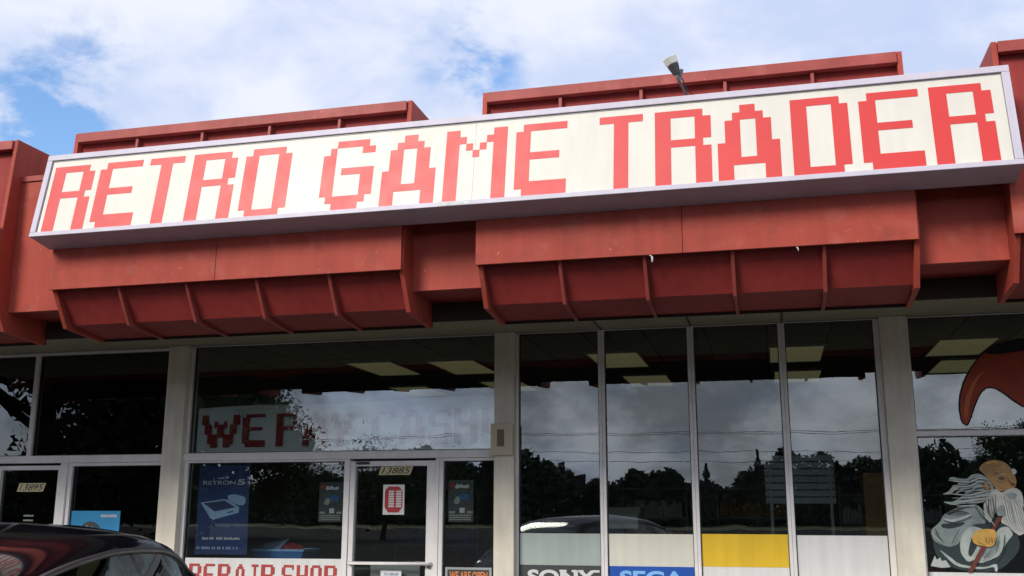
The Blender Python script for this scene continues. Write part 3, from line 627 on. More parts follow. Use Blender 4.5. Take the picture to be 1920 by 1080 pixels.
# ---------------------------------------------------------------- painted cut-outs, far right window
om = thing('old_man_painting', 'flat painted cut-out of a bald white-bearded old man in robes holding a staff', 'painting', (1.75, .03, 1.1)); og = (1.75, .03, 1.1)
HAIR = [(1.765, 1.95), (1.712, 1.945), (1.663, 1.902), (1.594, 1.909), (1.543, 1.925), (1.507, 1.903), (1.564, 1.89), (1.602, 1.866), (1.542, 1.842), (1.503, 1.793), (1.443, 1.769), (1.518, 1.769), (1.575, 1.817), (1.622, 1.829), (1.585, 1.805), (1.541, 1.763), (1.607, 1.793), (1.653, 1.793), (1.603, 1.744), (1.53, 1.702), (1.438, 1.706), (1.528, 1.672), (1.621, 1.69), (1.736, 1.69), (1.806, 1.708), (1.878, 1.756), (1.876, 1.852), (1.825, 1.925)]
HEAD = [(1.768, 1.987), (1.795, 2.029), (1.849, 2.062), (1.919, 2.071), (1.985, 2.052), (2.027, 2.009), (2.056, 1.96), (2.071, 1.876), (2.055, 1.827), (1.985, 1.81), (1.927, 1.792), (1.885, 1.828), (1.856, 1.889), (1.815, 1.938)]
BEARD = [(1.885, 1.828), (1.937, 1.78), (1.985, 1.81), (2.055, 1.827), (2.102, 1.791), (2.111, 1.707), (2.092, 1.636), (2.13, 1.588), (2.15, 1.50), (2.098, 1.438), (2.048, 1.411), (2.007, 1.446), (1.967, 1.493), (1.903, 1.528), (1.944, 1.612), (1.934, 1.684), (1.89, 1.636), (1.851, 1.576), (1.822, 1.516), (1.781, 1.564), (1.781, 1.684), (1.806, 1.708)]
ROBE1 = [(1.735, 1.684), (1.62, 1.672), (1.525, 1.635), (1.44, 1.587), (1.411, 1.526), (1.35, 1.478), (1.324, 1.442), (1.341, 1.37), (1.396, 1.334), (1.474, 1.311), (1.545, 1.335), (1.584, 1.395), (1.674, 1.503), (1.743, 1.516), (1.788, 1.516), (1.784, 1.588)]
ROBE2 = [(1.673, 1.497), (1.6, 1.443), (1.557, 1.348), (1.561, 1.252), (1.611, 1.182), (1.67, 1.206), (1.712, 1.172), (1.806, 1.208), (1.876, 1.244), (1.956, 1.375), (2.005, 1.422), (1.967, 1.493), (1.898, 1.481), (1.848, 1.421), (1.761, 1.468)]
y = -.006
for nm, m, pts, sm in (('robe_shadow', 'robedk', [(1.44, 1.60), (1.80, 1.60), (2.02, 1.50), (2.06, 1.30), (1.86, 1.10), (1.52, 1.11), (1.36, 1.22), (1.33, 1.36)], 2), ('robe', 'robe', ROBE1, 1), ('fold', 'robedk', [(1.422, 1.514), (1.514, 1.515), (1.63, 1.527), (1.581, 1.491), (1.487, 1.467), (1.419, 1.478)], 1),
    ('fold', 'robedk', [(1.46, 1.60), (1.56, 1.645), (1.70, 1.668), (1.60, 1.64), (1.50, 1.585)], 1), ('sleeve', 'robelt', ROBE2, 1), ('sleeve_opening', 'robedk', [(1.665, 1.408), (1.635, 1.324), (1.618, 1.253), (1.638, 1.224), (1.69, 1.301), (1.705, 1.349)], 1),
    ('fold', 'robe', [(1.76, 1.30), (1.84, 1.34), (1.90, 1.44), (1.88, 1.33), (1.80, 1.23), (1.73, 1.22)], 1),
    ('hem', 'robelt', [(1.375, 1.298), (1.467, 1.228), (1.531, 1.169), (1.642, 1.147), (1.755, 1.143), (1.848, 1.179), (1.847, 1.109), (1.824, 1.105), (1.823, 1.15), (1.731, 1.125), (1.629, 1.129), (1.517, 1.145), (1.443, 1.215)], 1), ('hem', 'robelt', [(1.342, 1.238), (1.356, 1.203), (1.386, 1.221), (1.395, 1.191), (1.43, 1.198), (1.465, 1.139), (1.39, 1.132), (1.3, 1.148)], 0),
    ('hair', 'hairp', HAIR, 1), ('beard', 'beard', BEARD, 1), ('head', 'skin', HEAD, 2), ('ear', 'ear', [(1.781, 1.871), (1.811, 1.889), (1.843, 1.871), (1.859, 1.816), (1.836, 1.786), (1.799, 1.816)], 1), ('ear', 'skin', [(1.795, 1.862), (1.813, 1.874), (1.832, 1.862), (1.842, 1.822), (1.83, 1.80), (1.807, 1.822)], 1),
    ('eye', 'ear', [(1.915, 1.905), (1.95, 1.925), (1.985, 1.905), (1.95, 1.89)], 1), ('eyebrow', 'beard', [(1.91, 1.93), (1.95, 1.95), (1.995, 1.935), (1.95, 1.938)], 1), ('eyebrow', 'beard', [(2.031, 1.991), (2.065, 1.99), (2.081, 1.96), (2.054, 1.936), (2.039, 1.954)], 1), ('nose', 'ear', [(2.02, 1.87), (2.05, 1.86), (2.06, 1.84), (2.02, 1.845)], 1),
    ('mouth', 'robe', [(1.97, 1.768), (2.017, 1.786), (2.061, 1.773), (2.045, 1.725), (2.006, 1.732)], 1), ('staff', 'staff', [(1.884, 1.576), (1.917, 1.564), (1.638, 1.1), (1.598, 1.099)], 0), ('staff_knob', 'robe', [(1.871, 1.612), (1.903, 1.66), (1.945, 1.678), (1.963, 1.636), (1.942, 1.588), (1.896, 1.576)], 1),
    ('hand', 'hand', [(1.66, 1.408), (1.704, 1.456), (1.773, 1.471), (1.852, 1.466), (1.863, 1.409), (1.84, 1.338), (1.793, 1.312), (1.749, 1.325), (1.692, 1.331), (1.661, 1.36)], 1)):
    layer(om, og, nm, m, pts, y, .0012, sm); y -= .0014
def ribbon(bm, P, w0, y, og):
    P = [Vector(p) for p in P]; Q = []
    for a in range(len(P) - 1):
        p0, p1, p2, p3 = P[max(a - 1, 0)], P[a], P[a + 1], P[min(a + 2, len(P) - 1)]
        for q in range(5):
            t = q / 5; Q.append(.5 * ((2 * p1) + (p2 - p0) * t + (2 * p0 - 5 * p1 + 4 * p2 - p3) * t * t + (3 * p1 - p0 - 3 * p2 + p3) * t ** 3))
    Q.append(P[-1]); n = len(Q); up_, dn = [], []
    for a, p in enumerate(Q):
        d = (Q[min(a + 1, n - 1)] - Q[max(a - 1, 0)]).normalized(); nn = Vector((-d.y, d.x)); w = w0 * math.sin(math.pi * (a + .5) / (n + .3)) ** .6 * .5
        up_.append(tuple(p + nn * w)); dn.append(tuple(p - nn * w))
    flat(bm, up_ + dn[::-1], y, .001, og)
y -= .0014
def strands(nm, m, lst):
    global y
    bm = bmesh.new()
    for w0, P in lst: ribbon(bm, [(a + rr.uniform(-.007, .007), b + rr.uniform(-.009, .009)) for a, b in P], w0 * rr.uniform(.5, 1.2), y, og)
    link(nm, bm, m, om); y -= .0013
rr = random.Random(3)
strands('hair_strand', 'robedk', [(.010, [(1.80, 1.89 - k * .035), (1.72, 1.905 - k * .038), (1.65, 1.88 - k * .036), (1.58 - .03 * (k % 2), 1.89 - k * .04)]) for k in range(5)])
strands('hair_strand', 'beard', [(.009, [(1.86, 1.895 - k * .032), (1.76, 1.905 - k * .037), (1.66, 1.872 - k * .034), (1.50 + .03 * (k % 3), 1.885 - k * .036)]) for k in range(6)])
strands('beard_strand', 'robe', [(.007, [(1.93 + k * .018, 1.76 - .004 * k), (1.945 + k * .019, 1.68), (1.95 + k * .020, 1.58), (1.985 + k * .016, 1.47 + rr.uniform(-.02, .02))]) for k in range(9)])
strands('beard_strand', 'white', [(.006, [(1.94 + k * .018, 1.75 - .004 * k), (1.952 + k * .019, 1.67), (1.958 + k * .020, 1.57), (1.995 + k * .016, 1.45 + rr.uniform(-.02, .02))]) for k in range(9)])
strands('side_beard_strand', 'robedk', [(.008, [(1.80 + k * .02, 1.72 + k * .012), (1.80 + k * .018, 1.66), (1.81 + k * .018, 1.60), (1.83 + k * .010, 1.55)]) for k in range(5)])
strands('robe_crease', 'robedk', [(.014, [(1.70, 1.67), (1.75, 1.60), (1.80, 1.53), (1.84, 1.49)]), (.012, [(1.36, 1.47), (1.38, 1.41), (1.42, 1.36)]), (.012, [(1.50, 1.60), (1.58, 1.62), (1.66, 1.60)]), (.010, [(1.48, 1.33), (1.52, 1.40), (1.56, 1.46)]), (.009, [(1.78, 1.20), (1.84, 1.28), (1.87, 1.37)]), (.009, [(1.83, 1.20), (1.90, 1.30), (1.93, 1.42)]), (.008, [(1.73, 1.19), (1.77, 1.24), (1.81, 1.30)])])
strands('robe_highlight', 'robelt', [(.018, [(1.44, 1.56), (1.50, 1.545), (1.58, 1.56), (1.66, 1.60)]), (.014, [(1.34, 1.45), (1.35, 1.40), (1.40, 1.35)]), (.012, [(1.55, 1.66), (1.62, 1.665), (1.71, 1.675)]), (.012, [(1.74, 1.66), (1.79, 1.58), (1.85, 1.50)])])
strands('face_line', 'ear', [(.006, [(1.885, 1.93), (1.90, 1.95), (1.93, 1.945)]), (.005, [(1.90, 1.89), (1.93, 1.88), (1.97, 1.885)]), (.005, [(1.98, 1.93), (2.0, 1.90), (2.02, 1.87)]), (.005, [(1.90, 1.86), (1.92, 1.83), (1.95, 1.815)]), (.004, [(1.86, 2.0), (1.90, 2.012), (1.95, 2.0)]), (.004, [(1.87, 1.975), (1.91, 1.985), (1.96, 1.97)])])
strands('head_highlight', 'hand', [(.022, [(1.82, 2.02), (1.87, 2.045), (1.93, 2.045)]), (.012, [(2.0, 1.90), (2.03, 1.885), (2.05, 1.87)])])
strands('finger_line', 'ear', [(.005, [(1.77 + k * .021, 1.345), (1.775 + k * .021, 1.375), (1.77 + k * .024, 1.405)]) for k in range(4)] + [(.005, [(1.69, 1.37), (1.73, 1.345), (1.76, 1.34)])])
wg = thing('wing_painting', 'flat painted orange red curved wing shape with dark outline in the right transom', 'painting', (1.9, .03, 2.4)); og = (1.9, .03, 2.4)
WG = [(1.663, 2.541), (1.685, 2.67), (1.728, 2.786), (1.804, 2.913), (1.902, 3.028), (2.006, 3.096), (2.149, 3.126), (2.45, 3.13), (2.60, 2.9), (2.45, 2.50), (2.202, 2.535), (2.12, 2.6), (2.042, 2.672), (1.971, 2.72), (1.896, 2.722), (1.837, 2.666), (1.784, 2.562), (1.735, 2.435), (1.706, 2.38), (1.674, 2.413)]
cxx = sum(p[0] for p in WG) / len(WG); czz = sum(p[1] for p in WG) / len(WG)
def grow(P, d):
    q = []; n = len(P)
    for i in range(n):
        a, b, c = Vector(P[i - 1]), Vector(P[i]), Vector(P[(i + 1) % n]); t = (c - a).normalized(); nn = Vector((-t.y, t.x)); q.append(tuple(b + nn * d))
    return q
layer(wg, og, 'outline', 'wingedge', grow(WG, .014), -.006, .002, 1)
layer(wg, og, 'wing', 'wing', WG, -.0085, .002, 1)
layer(wg, og, 'highlight', 'winghi', [(1.690, 2.506), (1.714, 2.622), (1.767, 2.738), (1.830, 2.82), (1.90, 2.87), (1.826, 2.783), (1.786, 2.69), (1.75, 2.597), (1.728, 2.482), (1.702, 2.424)], -.011, .002, 1)
layer(wg, og, 'shadow_edge', 'wingedge', [(1.90, 3.03), (2.0, 3.10), (2.149, 3.15), (2.45, 3.17), (2.50, 3.06), (2.25, 3.04), (2.14, 3.03), (2.03, 3.015)], -.011, .002, 1)

# ---------------------------------------------------------------- inside the shop
TL = [(-3.98, 1.45, 'left unit'), (-4.98, 1.35, 'x'), (-5.35, 3.75, 'x'), (-3.90, 3.45, 'x'), (-2.02, 1.30, 'x'), (.0, 1.30, 'x'), (1.72, 1.20, 'x'), (1.95, 2.75, 'x'), (-1.9, 3.3, 'x'), (.05, 3.3, 'x')]
labs = ['ceiling light panel behind the transom glass just left of the middle column', 'dim ceiling light panel above the letters PAY of the banner', 'low far ceiling light panel just over the cash banner, left', 'low far ceiling light panel just over the cash banner, by the column',
        'ceiling light panel across the mullion of the first and second tall panes', 'ceiling light panel across the mullion of the third and fourth tall panes', 'upper ceiling light panel left of the painted wing', 'lower ceiling light panel left of the painted wing', 'far ceiling light panel low in the second tall pane', 'far ceiling light panel low in the third tall pane']
proto = None
for (x, y_, _), lb in zip(TL, labs):
    if proto is None:
        proto = thing('ceiling_light', lb, 'ceiling light', (x, y_, ZCEIL - .03), 'light panels in the shop ceiling')
        bm = bmesh.new(); box(bm, 0, .61, 0, .02, 0, .029); box(bm, 0, .61, 1.20, 1.22, 0, .029); box(bm, 0, .02, .02, 1.20, 0, .029); box(bm, .59, .61, .02, 1.20, 0, .029); link('frame', bm, 'greybox', proto)
        bm = bmesh.new(); box(bm, .021, .589, .021, 1.199, .008, .016); link('diffuser', bm, 'lamp', proto)
    else:
        r = proto.copy(); COL.objects.link(r); r.location = (x, y_, ZCEIL - .03); r['label'] = lb
        for ch in [c for c in COL.objects if c.parent == proto]:
            c = ch.copy(); COL.objects.link(c); c.parent = r
vt = mkbox('ceiling_vent', 'greybox', None, -.62, -.22, 1.9, 2.2, ZCEIL - .02, ZCEIL - .002); tag(vt, 'small grey vent in the shop ceiling behind the third tall pane', 'vent')
# display ledge, bin, papers
led = thing('display_table', 'low display table with pale top inside the left window', 'table', (-5.2, .7, .145)); og = (-5.2, .7, .145)
bm = bmesh.new(); box(bm, -6.08, -4.36, .22, 1.15, .96, 1.0, og); link('tabletop', bm, 'greybox', led, bevel=.005)
for a in (-6.04, -4.46):
    for b in (.26, 1.05): bm = bmesh.new(); box(bm, a, a + .06, b, b + .06, .146, .96, og); link('leg', bm, 'charcoal', led)
bn_ = thing('storage_bin', 'blue plastic storage bin holding odds and ends on the display table', 'bin', (-5.33, .55, 1.0)); og = (-5.33, .55, 1.0)
bm = bmesh.new()
def frust(bm, cx, cy, z0, z1, w0, d0, w1, d1, og):
    lo = [bm.verts.new((cx + sx * w0 - og[0], cy + sy * d0 - og[1], z0 - og[2])) for sx, sy in ((-1, -1), (1, -1), (1, 1), (-1, 1))]; hi = [bm.verts.new((cx + sx * w1 - og[0], cy + sy * d1 - og[1], z1 - og[2])) for sx, sy in ((-1, -1), (1, -1), (1, 1), (-1, 1))]
    for i in range(4): bm.faces.new([lo[i], lo[(i + 1) % 4], hi[(i + 1) % 4], hi[i]])
    bm.faces.new(lo[::-1]); return lo, hi
lo, hi = frust(bm, -5.22, .55, 1.0, 1.20, .25, .17, .30, .20, og)
lo2 = [bm.verts.new(v.co * 1.0 + Vector((0, 0, 0))) for v in hi]
link('tub', bm, 'binblue', bn_)
bm = bmesh.new()
for q in ((-5.53, -4.91, .34, .36), (-5.53, -4.91, .74, .76), (-5.53, -5.51, .36, .74), (-4.93, -4.91, .36, .74)): box(bm, q[0], q[1], q[2], q[3], 1.19, 1.215, og)
link('rim', bm, 'ltblue', bn_, bevel=.004)
cs = mkbox('game_case', 'paperred', None, -.11, .11, -.07, .07, 0, .03); cs.location = (-5.15, .55, 1.22); cs.rotation_euler = (.35, .25, .3); tag(cs, 'red case lying on top of the blue bin', 'case')
cs = mkbox('folder', 'consolepale', None, -.16, .16, -.10, .10, 0, .012); cs.location = (-5.36, .52, 1.235); cs.rotation_euler = (.5, -.15, -.2); tag(cs, 'pale blue folder sticking out of the blue bin', 'folder')
for q, (x, yy, rz, lab) in enumerate(((-4.62, .42, .2, 'stack of tan papers at the right end of the display table'), (-5.75, .45, -.1, 'stack of white papers at the left end of the display table'))):
    bm = bmesh.new()
    for s in range(6):
        a = random.uniform(-.02, .02); box(bm, -.17 + a, .17 + a, -.11, .11, s * .014, s * .014 + .012)
    o = link('paper_stack', bm, 'cardboard' if q == 0 else 'paper'); o.location = (x, yy, 1.001); o.rotation_euler.z = rz; tag(o, lab, 'papers')
# things standing back in the shop behind the tall panes
def shelf(x0, x1, y_, z1, lab, n=5, m='intwall'):
    o = thing('shelving_unit', lab, 'shelf', (x0, y_, .146)); og = (x0, y_, .146)
    bm = bmesh.new()
    for a in (x0, x1 - .03): box(bm, a, a + .03, y_, y_ + .4, .146, z1, og)
    link('side_panel', bm, m, o)
    for k in range(n):
        z = .2 + (z1 - .25) * k / (n - 1); bm = bmesh.new(); box(bm, x0 + .031, x1 - .031, y_, y_ + .4, z, z + .03, og); link('shelf', bm, m, o)
        if k < n - 1:
            bm = bmesh.new(); x = x0 + .05
            while x < x1 - .1:
                wd = random.uniform(.02, .05); box(bm, x, x + wd, y_ + .04, y_ + .3, z + .031, z + .031 + random.uniform(.15, .26), og); x += wd + .006
            q = link('game_row', bm, random.choice(['cardboard', 'greybox', 'binblue', 'paperred', 'charcoal']), o); q['kind'] = 'stuff'
shelf(-2.3, -1.3, 6.0, 2.0, 'tall shelf of game cases far behind the first tall pane')
shelf(-.9, .2, 6.5, 2.0, 'tall shelf of game cases far behind the second and third panes')
shelf(.9, 2.4, 6.2, 1.9, 'tall shelf of game cases far behind the right window')
shelf(-6.0, -4.6, 6.0, 2.0, 'tall shelf of game cases far behind the repair window')
o = thing('display_case', 'pale grey hooded display case standing inside the second tall pane', 'case', (-1.4, .9, .146)); og = (-1.4, .9, .146)
bm = bmesh.new(); prism_x(bm, [(.75, 1.44), (.75, 1.56), (.98, 1.66), (1.3, 1.66), (1.3, 1.44)], -1.76, -1.38, og); link('hood', bm, 'greybox', o, bevel=.01)
bm = bmesh.new(); box(bm, -1.62, -1.52, .95, 1.05, .146, 1.44, og); link('post', bm, 'charcoal', o)
mkb = mkbox('cardboard_box', 'cardboard', None, .86, 1.22, 1.0, 1.4, .146, 2.0, bevel=.01); tag(mkb, 'tall brown cardboard box standing behind the fourth tall pane', 'box')
o = thing('wall_rack', 'pale slatted rack inside the third and fourth tall panes', 'rack', (.2, 1.2, .146)); og = (.2, 1.2, .146)
for k in range(7):
    bm = bmesh.new(); box(bm, -.10, .60, 1.2, 1.22, 1.70 + k * .072, 1.76 + k * .072, og); link('slat', bm, 'greybox', o)
for a in (-.06, .54): bm = bmesh.new(); box(bm, a, a + .03, 1.222, 1.25, .146, 2.22, og); link('post', bm, 'greybox', o)

# ---------------------------------------------------------------- cars
def lerp_tab(tab, s):       # monotone cubic through the table
    n = len(tab)
    if s <= tab[0][0]: return tab[0][1]
    if s >= tab[-1][0]: return tab[-1][1]
    d = [(tab[i + 1][1] - tab[i][1]) / (tab[i + 1][0] - tab[i][0]) for i in range(n - 1)]
    m = [d[0]] + [0 if d[i - 1] * d[i] <= 0 else 2 * d[i - 1] * d[i] / (d[i - 1] + d[i]) for i in range(1, n - 1)] + [d[-1]]
    for i in range(n - 1):
        if s <= tab[i + 1][0]:
            h = tab[i + 1][0] - tab[i][0]; t = (s - tab[i][0]) / h
            return (2 * t ** 3 - 3 * t ** 2 + 1) * tab[i][1] + (t ** 3 - 2 * t ** 2 + t) * h * m[i] + (-2 * t ** 3 + 3 * t ** 2) * tab[i + 1][1] + (t ** 3 - t ** 2) * h * m[i + 1]
def car(name, label, paint, loc, rz, roof_tab, group=None):
    o = thing(name, label, 'car', loc, group, rz)
    half = [(-2.3, .55), (-2.22, .76), (-1.9, .86), (-1, .895), (0, .90), (1.2, .885), (1.8, .85), (2.15, .74), (2.28, .50)]
    belt = [(-2.3, .80), (-2.2, .90), (-1.4, .96), (0, .94), (1.1, .93), (1.35, .92), (1.9, .80), (2.28, .60)]
    nst = 70; xs = [-2.3 + 4.58 * i / nst for i in range(nst + 1)]
    def sect(x):
        hw = lerp_tab(half, x); zb = lerp_tab(belt, x); zr = max(lerp_tab(roof_tab, x), zb + .03)
        h = zr - zb; f = min(1, h / .5); wr = hw * .93 * (1 - f) + .60 * f
        low = .22 + .10 * max(0, (abs(x) - 2.05) / .25)
        pts = [(0, low), (hw * .9, low), (hw * .985, low + .10), (hw, .55), (hw * .99, .75), (hw * .955, zb - .015)]
        nseg = 5
        for k in range(nseg + 1): 
            t = k / nseg; pts.append((hw * .94 + (wr - hw * .94) * (t ** 1.15), zb + (zr - .11 * f - zb) * t))
        pts += [(wr * .96, zr - .07 * f), (wr * .82, zr - .038 * f), (wr * .55, zr - .012 * f), (wr * .28, zr - .003 * f), (0, zr)]
        return pts
    G = [sect(x) for x in xs]; m_ = len(G[0])
    cab0, cab1 = -1.95, 1.45
    def zone(i, j):
        x = (xs[i] + xs[i + 1]) / 2; zb = lerp_tab(belt, x); zr = lerp_tab(roof_tab, x); h = zr - zb
        if 6 <= j < 11 and h > .12:
            if j == 6 and h > .3: pass
            if -1.58 < x < 1.05 and not (-.16 < x < -.06) and not (-1.15 < x < -1.07): return 'side'
            return 'body'
        if j >= 12 and h > .06:
            sl = lerp_tab(roof_tab, x + .05) - lerp_tab(roof_tab, x - .05)
            if sl < -.03 and x > .5: return 'wind'
            if sl > .03 and x < -1.2: return 'rear'
        return 'body'
    bms = {k: bmesh.new() for k in ('body', 'side1', 'side-1', 'wind', 'rear')}; vds = {k: {} for k in bms}
    def V(z, i, j, s):
        key = (i, j, s if G[i][j][0] > 1e-6 else 1)
        if key not in vds[z]: vds[z][key] = bms[z].verts.new((xs[i], G[i][j][0] * key[2], G[i][j][1]))
        return vds[z][key]
    for i in range(nst):
        for j in range(m_ - 1):
            z = zone(i, j)
            for s in (1, -1):
                zz = 'side%d' % s if z == 'side' else z; bms[zz].faces.new([V(zz, i, j, s), V(zz, i + 1, j, s), V(zz, i + 1, j + 1, s), V(zz, i, j + 1, s)])
    for i in (0, nst):
        for s in (1, -1):
            for j in range(1, m_ - 1):
                a, b_ , c_ = V('body', i, 0, s), V('body', i, j, s), V('body', i, j + 1, s)
                if len({a, b_, c_}) == 3:
                    try: bms['body'].faces.new([a, b_, c_])
                    except ValueError: pass
    bo = link('body', bms['body'], paint, o, smooth=True)
    link('side_window', bms['side1'], 'carglass', o, smooth=True); link('side_window', bms['side-1'], 'carglass', o, smooth=True); link('windscreen', bms['wind'], 'carglass', o, smooth=True); link('rear_window', bms['rear'], 'carglass', o, smooth=True)
    for s in (1, -1):   # drip rail above the side windows
        bm = bmesh.new(); pp = [(x, s * (G[i][11][0] + .006), G[i][11][1] + .002) for i, x in enumerate(xs) if -1.62 < x < 1.30]
        tube(bm, pp, .011, 6); link('window_trim', bm, 'cartrim', o, smooth=True)
        bm = bmesh.new(); tube(bm, [(.95, s * .90, .98), (1.0, s * 1.0, 1.02), (.98, s * 1.06, 1.04)], [.03, .06, .05], 8); link('wing_mirror', bm, paint, o, smooth=True)
        bm = bmesh.new(); box(bm, -2.28, -2.12, s * .52, s * .76, .66, .80); link('taillight', bm, 'taillight', o, bevel=.02)
        bm = bmesh.new(); box(bm, 2.02, 2.2, s * .48, s * .72, .56, .68); link('headlight', bm, 'headlight', o, bevel=.02)
        for xw in (-1.40, 1.42):
            wq = bpy.data.objects.new('wheel', None); COL.objects.link(wq); wq.parent = o; wq.location = (xw, s * .80, .32)
            bm = bmesh.new(); prof = [(.20, -.1), (.30, -.11), (.32, -.06), (.32, .06), (.30, .11), (.20, .10)]
            rg = [[bm.verts.new((r * math.cos(a * math.pi / 14), t, r * math.sin(a * math.pi / 14))) for r, t in prof] for a in range(28)]
            for a in range(28):
                for k in range(len(prof)): bm.faces.new([rg[a][k], rg[(a + 1) % 28][k], rg[(a + 1) % 28][(k + 1) % len(prof)], rg[a][(k + 1) % len(prof)]])
            link('tyre', bm, 'tyre', wq, smooth=True)
            bm = bmesh.new()
            for k in range(5):
                a = k * 2 * math.pi / 5; d = Vector((math.cos(a), 0, math.sin(a))); tube(bm, [Vector((0, s * .09, 0)), d * .20 + Vector((0, s * .09, 0))], [.045, .028], 6)
            link('rim', bm, 'chrome', wq)
    bm = bmesh.new()
    for yy in (-.36, .36):
        for xx in (.1, -.85):
            box(bm, xx - .06, xx + .08, yy - .24, yy + .24, .5, 1.10); box(bm, xx - .04, xx + .04, yy - .12, yy + .12, 1.12, 1.30)
    link('seats', bm, 'seatcloth', o, bevel=.03)
    bm = bmesh.new(); box(bm, -1.2, .9, -.8, .8, .45, .5); link('cabin_floor', bm, 'seatcloth', o)
    return o
RT = [(-2.3, .80), (-2.1, 1.0), (-1.75, 1.35), (-1.45, 1.478), (-1.1, 1.533), (-.7, 1.558), (-.35, 1.568), (0, 1.563), (.45, 1.546), (.8, 1.508), (1.1, 1.435), (1.5, 1.22), (1.85, .94), (2.0, .86), (2.28, .62)]
ax = Vector((-.368, .930, 0))
car('parked_car', 'black car with rounded roof parked in front of the left shop windows', 'carpaint', (-2.99, -6.60, 0), R(111.5), RT)

# ---------------------------------------------------------------- what the windows mirror: trees, poles, far woods
def conifer(x, y_, h, lab, seed):
    rnd = random.Random(seed); o = thing('pine_tree', lab, 'tree', (x, y_, 0), 'conifers across the street')
    bm = bmesh.new(); tube(bm, [(0, 0, 0), (0, 0, h * .5), (0, 0, h * .97)], [h * .02, h * .013, .02], 7); link('trunk', bm, 'bark', o)
    bm = bmesh.new()
    for k in range(2200):
        t = rnd.random() ** .8; z = h * (.1 + .9 * t); r = (1 - t) * h * .27 * (.55 + .45 * math.sin(z * 5 + rnd.random())) * (.5 + .5 * rnd.random()) + .05
        a = rnd.random() * 6.283; c = Vector((math.cos(a) * r, math.sin(a) * r, z - r * .35)); s = h * .019 * (1.2 - t * .6)
        u = Vector((rnd.uniform(-1, 1), rnd.uniform(-1, 1), rnd.uniform(-.5, .5))).normalized() * s; v = Vector((rnd.uniform(-1, 1), rnd.uniform(-1, 1), rnd.uniform(-1, .2))).normalized() * s * 1.6
        bm.faces.new([bm.verts.new(c - u), bm.verts.new(c + u), bm.verts.new(c + v)])
    link('crown', bm, 'leaf', o)
def broadleaf(x, y_, h, wd, lab, seed, n=5000):
    rnd = random.Random(seed); o = thing('broadleaf_tree', lab, 'tree', (x, y_, 0), 'broadleaf trees across the street')
    bm = bmesh.new(); tube(bm, [(0, 0, 0), (.1, 0, h * .3), (0, .1, h * .7)], [h * .035, h * .025, h * .01], 8)
    for k in range(7):
        a = k * .9; tube(bm, [(0, 0, h * (.25 + k * .04)), (math.cos(a) * wd * .25, math.sin(a) * wd * .25, h * (.45 + k * .05))], [h * .014, .03], 6)
    link('trunk', bm, 'bark', o)
    bm = bmesh.new(); cl = []
    for k in range(46):
        a = rnd.random() * 6.283; e = rnd.uniform(-.9, 1); rr = rnd.random() ** .4
        cl.append((Vector((math.cos(a) * wd * .45 * rr * math.sqrt(max(.05, 1 - e * e)), math.sin(a) * wd * .45 * rr * math.sqrt(max(.05, 1 - e * e)), h * .56 + e * h * .40 * rr)), rnd.uniform(.09, .17) * wd))
    for k in range(n):
        c0, rr = rnd.choice(cl); d = Vector((rnd.gauss(0, 1), rnd.gauss(0, 1), rnd.gauss(0, 1))).normalized() * rr * rnd.random() ** .4; c = c0 + d; s = h * (.0105 if k % 7 else .03); c = c0 + d * (1 if k % 7 else .6)
        u = Vector((rnd.uniform(-1, 1), rnd.uniform(-1, 1), rnd.uniform(-1, 1))).normalized() * s; v = Vector((rnd.uniform(-1, 1), rnd.uniform(-1, 1), rnd.uniform(-1, 1))).normalized() * s * 1.4
        bm.faces.new([bm.verts.new(c - u), bm.verts.new(c + u), bm.verts.new(c + v)])
    link('crown', bm, 'leaf2', o)
broadleaf(-28, -25, 14, 22, 'large dark tree mirrored in the left tenant windows', 1, 42000)
broadleaf(-45, -20, 17, 26, 'large dark tree mirrored at the far left edge', 4, 30000)
broadleaf(-36.6, -52, 11.5, 15, 'dark tree mirrored in the left half of the transom over the repair window', 6, 30000)
broadleaf(-24, -52, 5.6, 13, 'dark tree mirrored in the window left of the door', 2, 12000)
broadleaf(22, -92, 9.8, 12, 'dark tree mirrored in the far right window', 3, 26000)
cs_ = [(-30, -110, 12.5), (-34, -112, 10), (-8, -118, 9), (-2, -120, 11), (3, -119, 8), (12, -121, 9), (34, -118, 10), (-14, -116, 8), (40, -120, 12), (50, -120, 9), (-45, -112, 11), (-60, -110, 12)]
for k, (x, y_, h) in enumerate(cs_): conifer(x, y_, h * .84, 'dark conifer standing at the edge of the woods across the street', 20 + k)
rnd = random.Random(5); bm = bmesh.new()
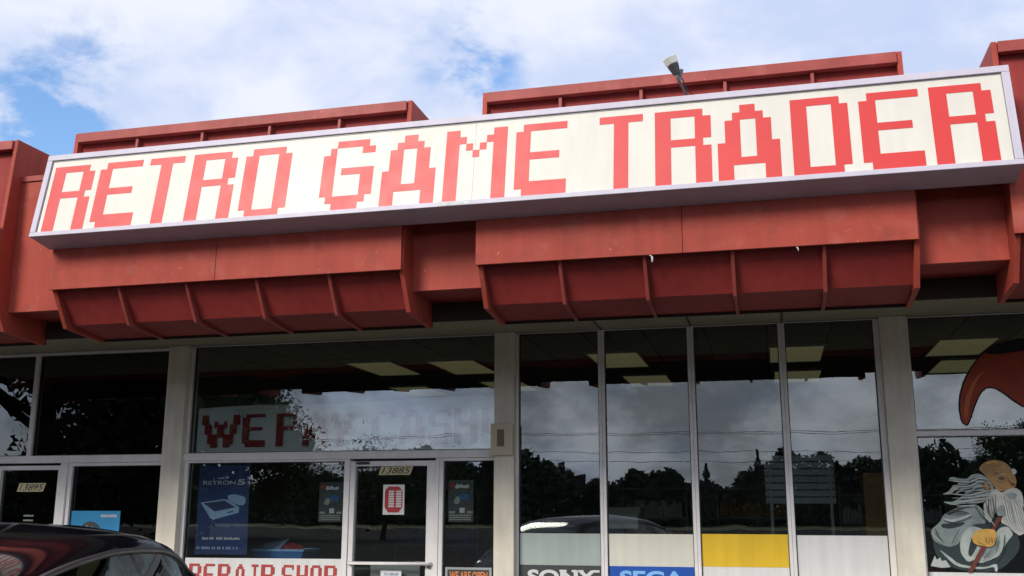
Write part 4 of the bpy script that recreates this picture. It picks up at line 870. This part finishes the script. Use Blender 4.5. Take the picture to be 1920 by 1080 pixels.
for k in range(90000):
    x = rnd.uniform(-260, 200); hh = 7.6 + 1.8 * math.sin(x * .11) + 1.2 * math.sin(x * .37 + 1) + .6 * math.sin(x * 1.3); z = hh * rnd.random() ** .8
    c = Vector((x, -128 + rnd.uniform(-3, 3), z)); s = .50
    u = Vector((rnd.uniform(-1, 1), rnd.uniform(-1, 1), rnd.uniform(-1, 1))).normalized() * s; v = Vector((rnd.uniform(-1, 1), rnd.uniform(-1, 1), rnd.uniform(-1, 1))).normalized() * s * 1.5
    bm.faces.new([bm.verts.new(c - u), bm.verts.new(c + u), bm.verts.new(c + v)])
for k in range(9000):        # deeper, shaded masses further into the woods
    x = rnd.uniform(-270, 210); hh = 6.6 + 1.8 * math.sin(x * .11) + 1.2 * math.sin(x * .37 + 1); c = Vector((x, -138 + rnd.uniform(-3, 3), hh * rnd.random() - .5)); s = 1.5
    u = Vector((rnd.uniform(-1, 1), rnd.uniform(-1, 1), rnd.uniform(-1, 1))).normalized() * s; v = Vector((rnd.uniform(-1, 1), rnd.uniform(-1, 1), rnd.uniform(-1, 1))).normalized() * s * 1.5
    bm.faces.new([bm.verts.new(c - u), bm.verts.new(c + u), bm.verts.new(c + v)])
tag(link('distant_woods', bm, 'leaf'), 'dark band of woods across the street mirrored low in the windows', 'woods', kind='stuff')
for k, x in enumerate((-75, -25, 25, 75)):
    o = thing('utility_pole', 'wooden utility pole beside the road, %s from the west' % ('first', 'second', 'third', 'fourth')[k], 'pole', (x, -84, 0), 'utility poles along the road')
    bm = bmesh.new(); tube(bm, [(0, 0, 0), (0, 0, 9.6)], [.16, .10], 10); link('post', bm, 'wood', o)
    bm = bmesh.new(); box(bm, -.06, .06, -1.2, 1.2, 8.8, 8.92); link('crossarm', bm, 'wood', o)
for k, (dy, z, lab) in enumerate(((-1.1, 8.95, 'top'), (1.1, 8.95, 'outer top'), (0, 7.3, 'middle'), (0, 6.5, 'lowest'))):
    bm = bmesh.new(); pp = []
    for s in range(-75, 75, 5): t = ((s + 75) % 50) / 50; pp.append((s, -84 + dy, z - 1.6 * t * (1 - t)))
    tube(bm, pp, .02, 5); tag(link('overhead_cable', bm, 'wire'), '%s overhead cable strung between the roadside poles' % lab, 'cable')
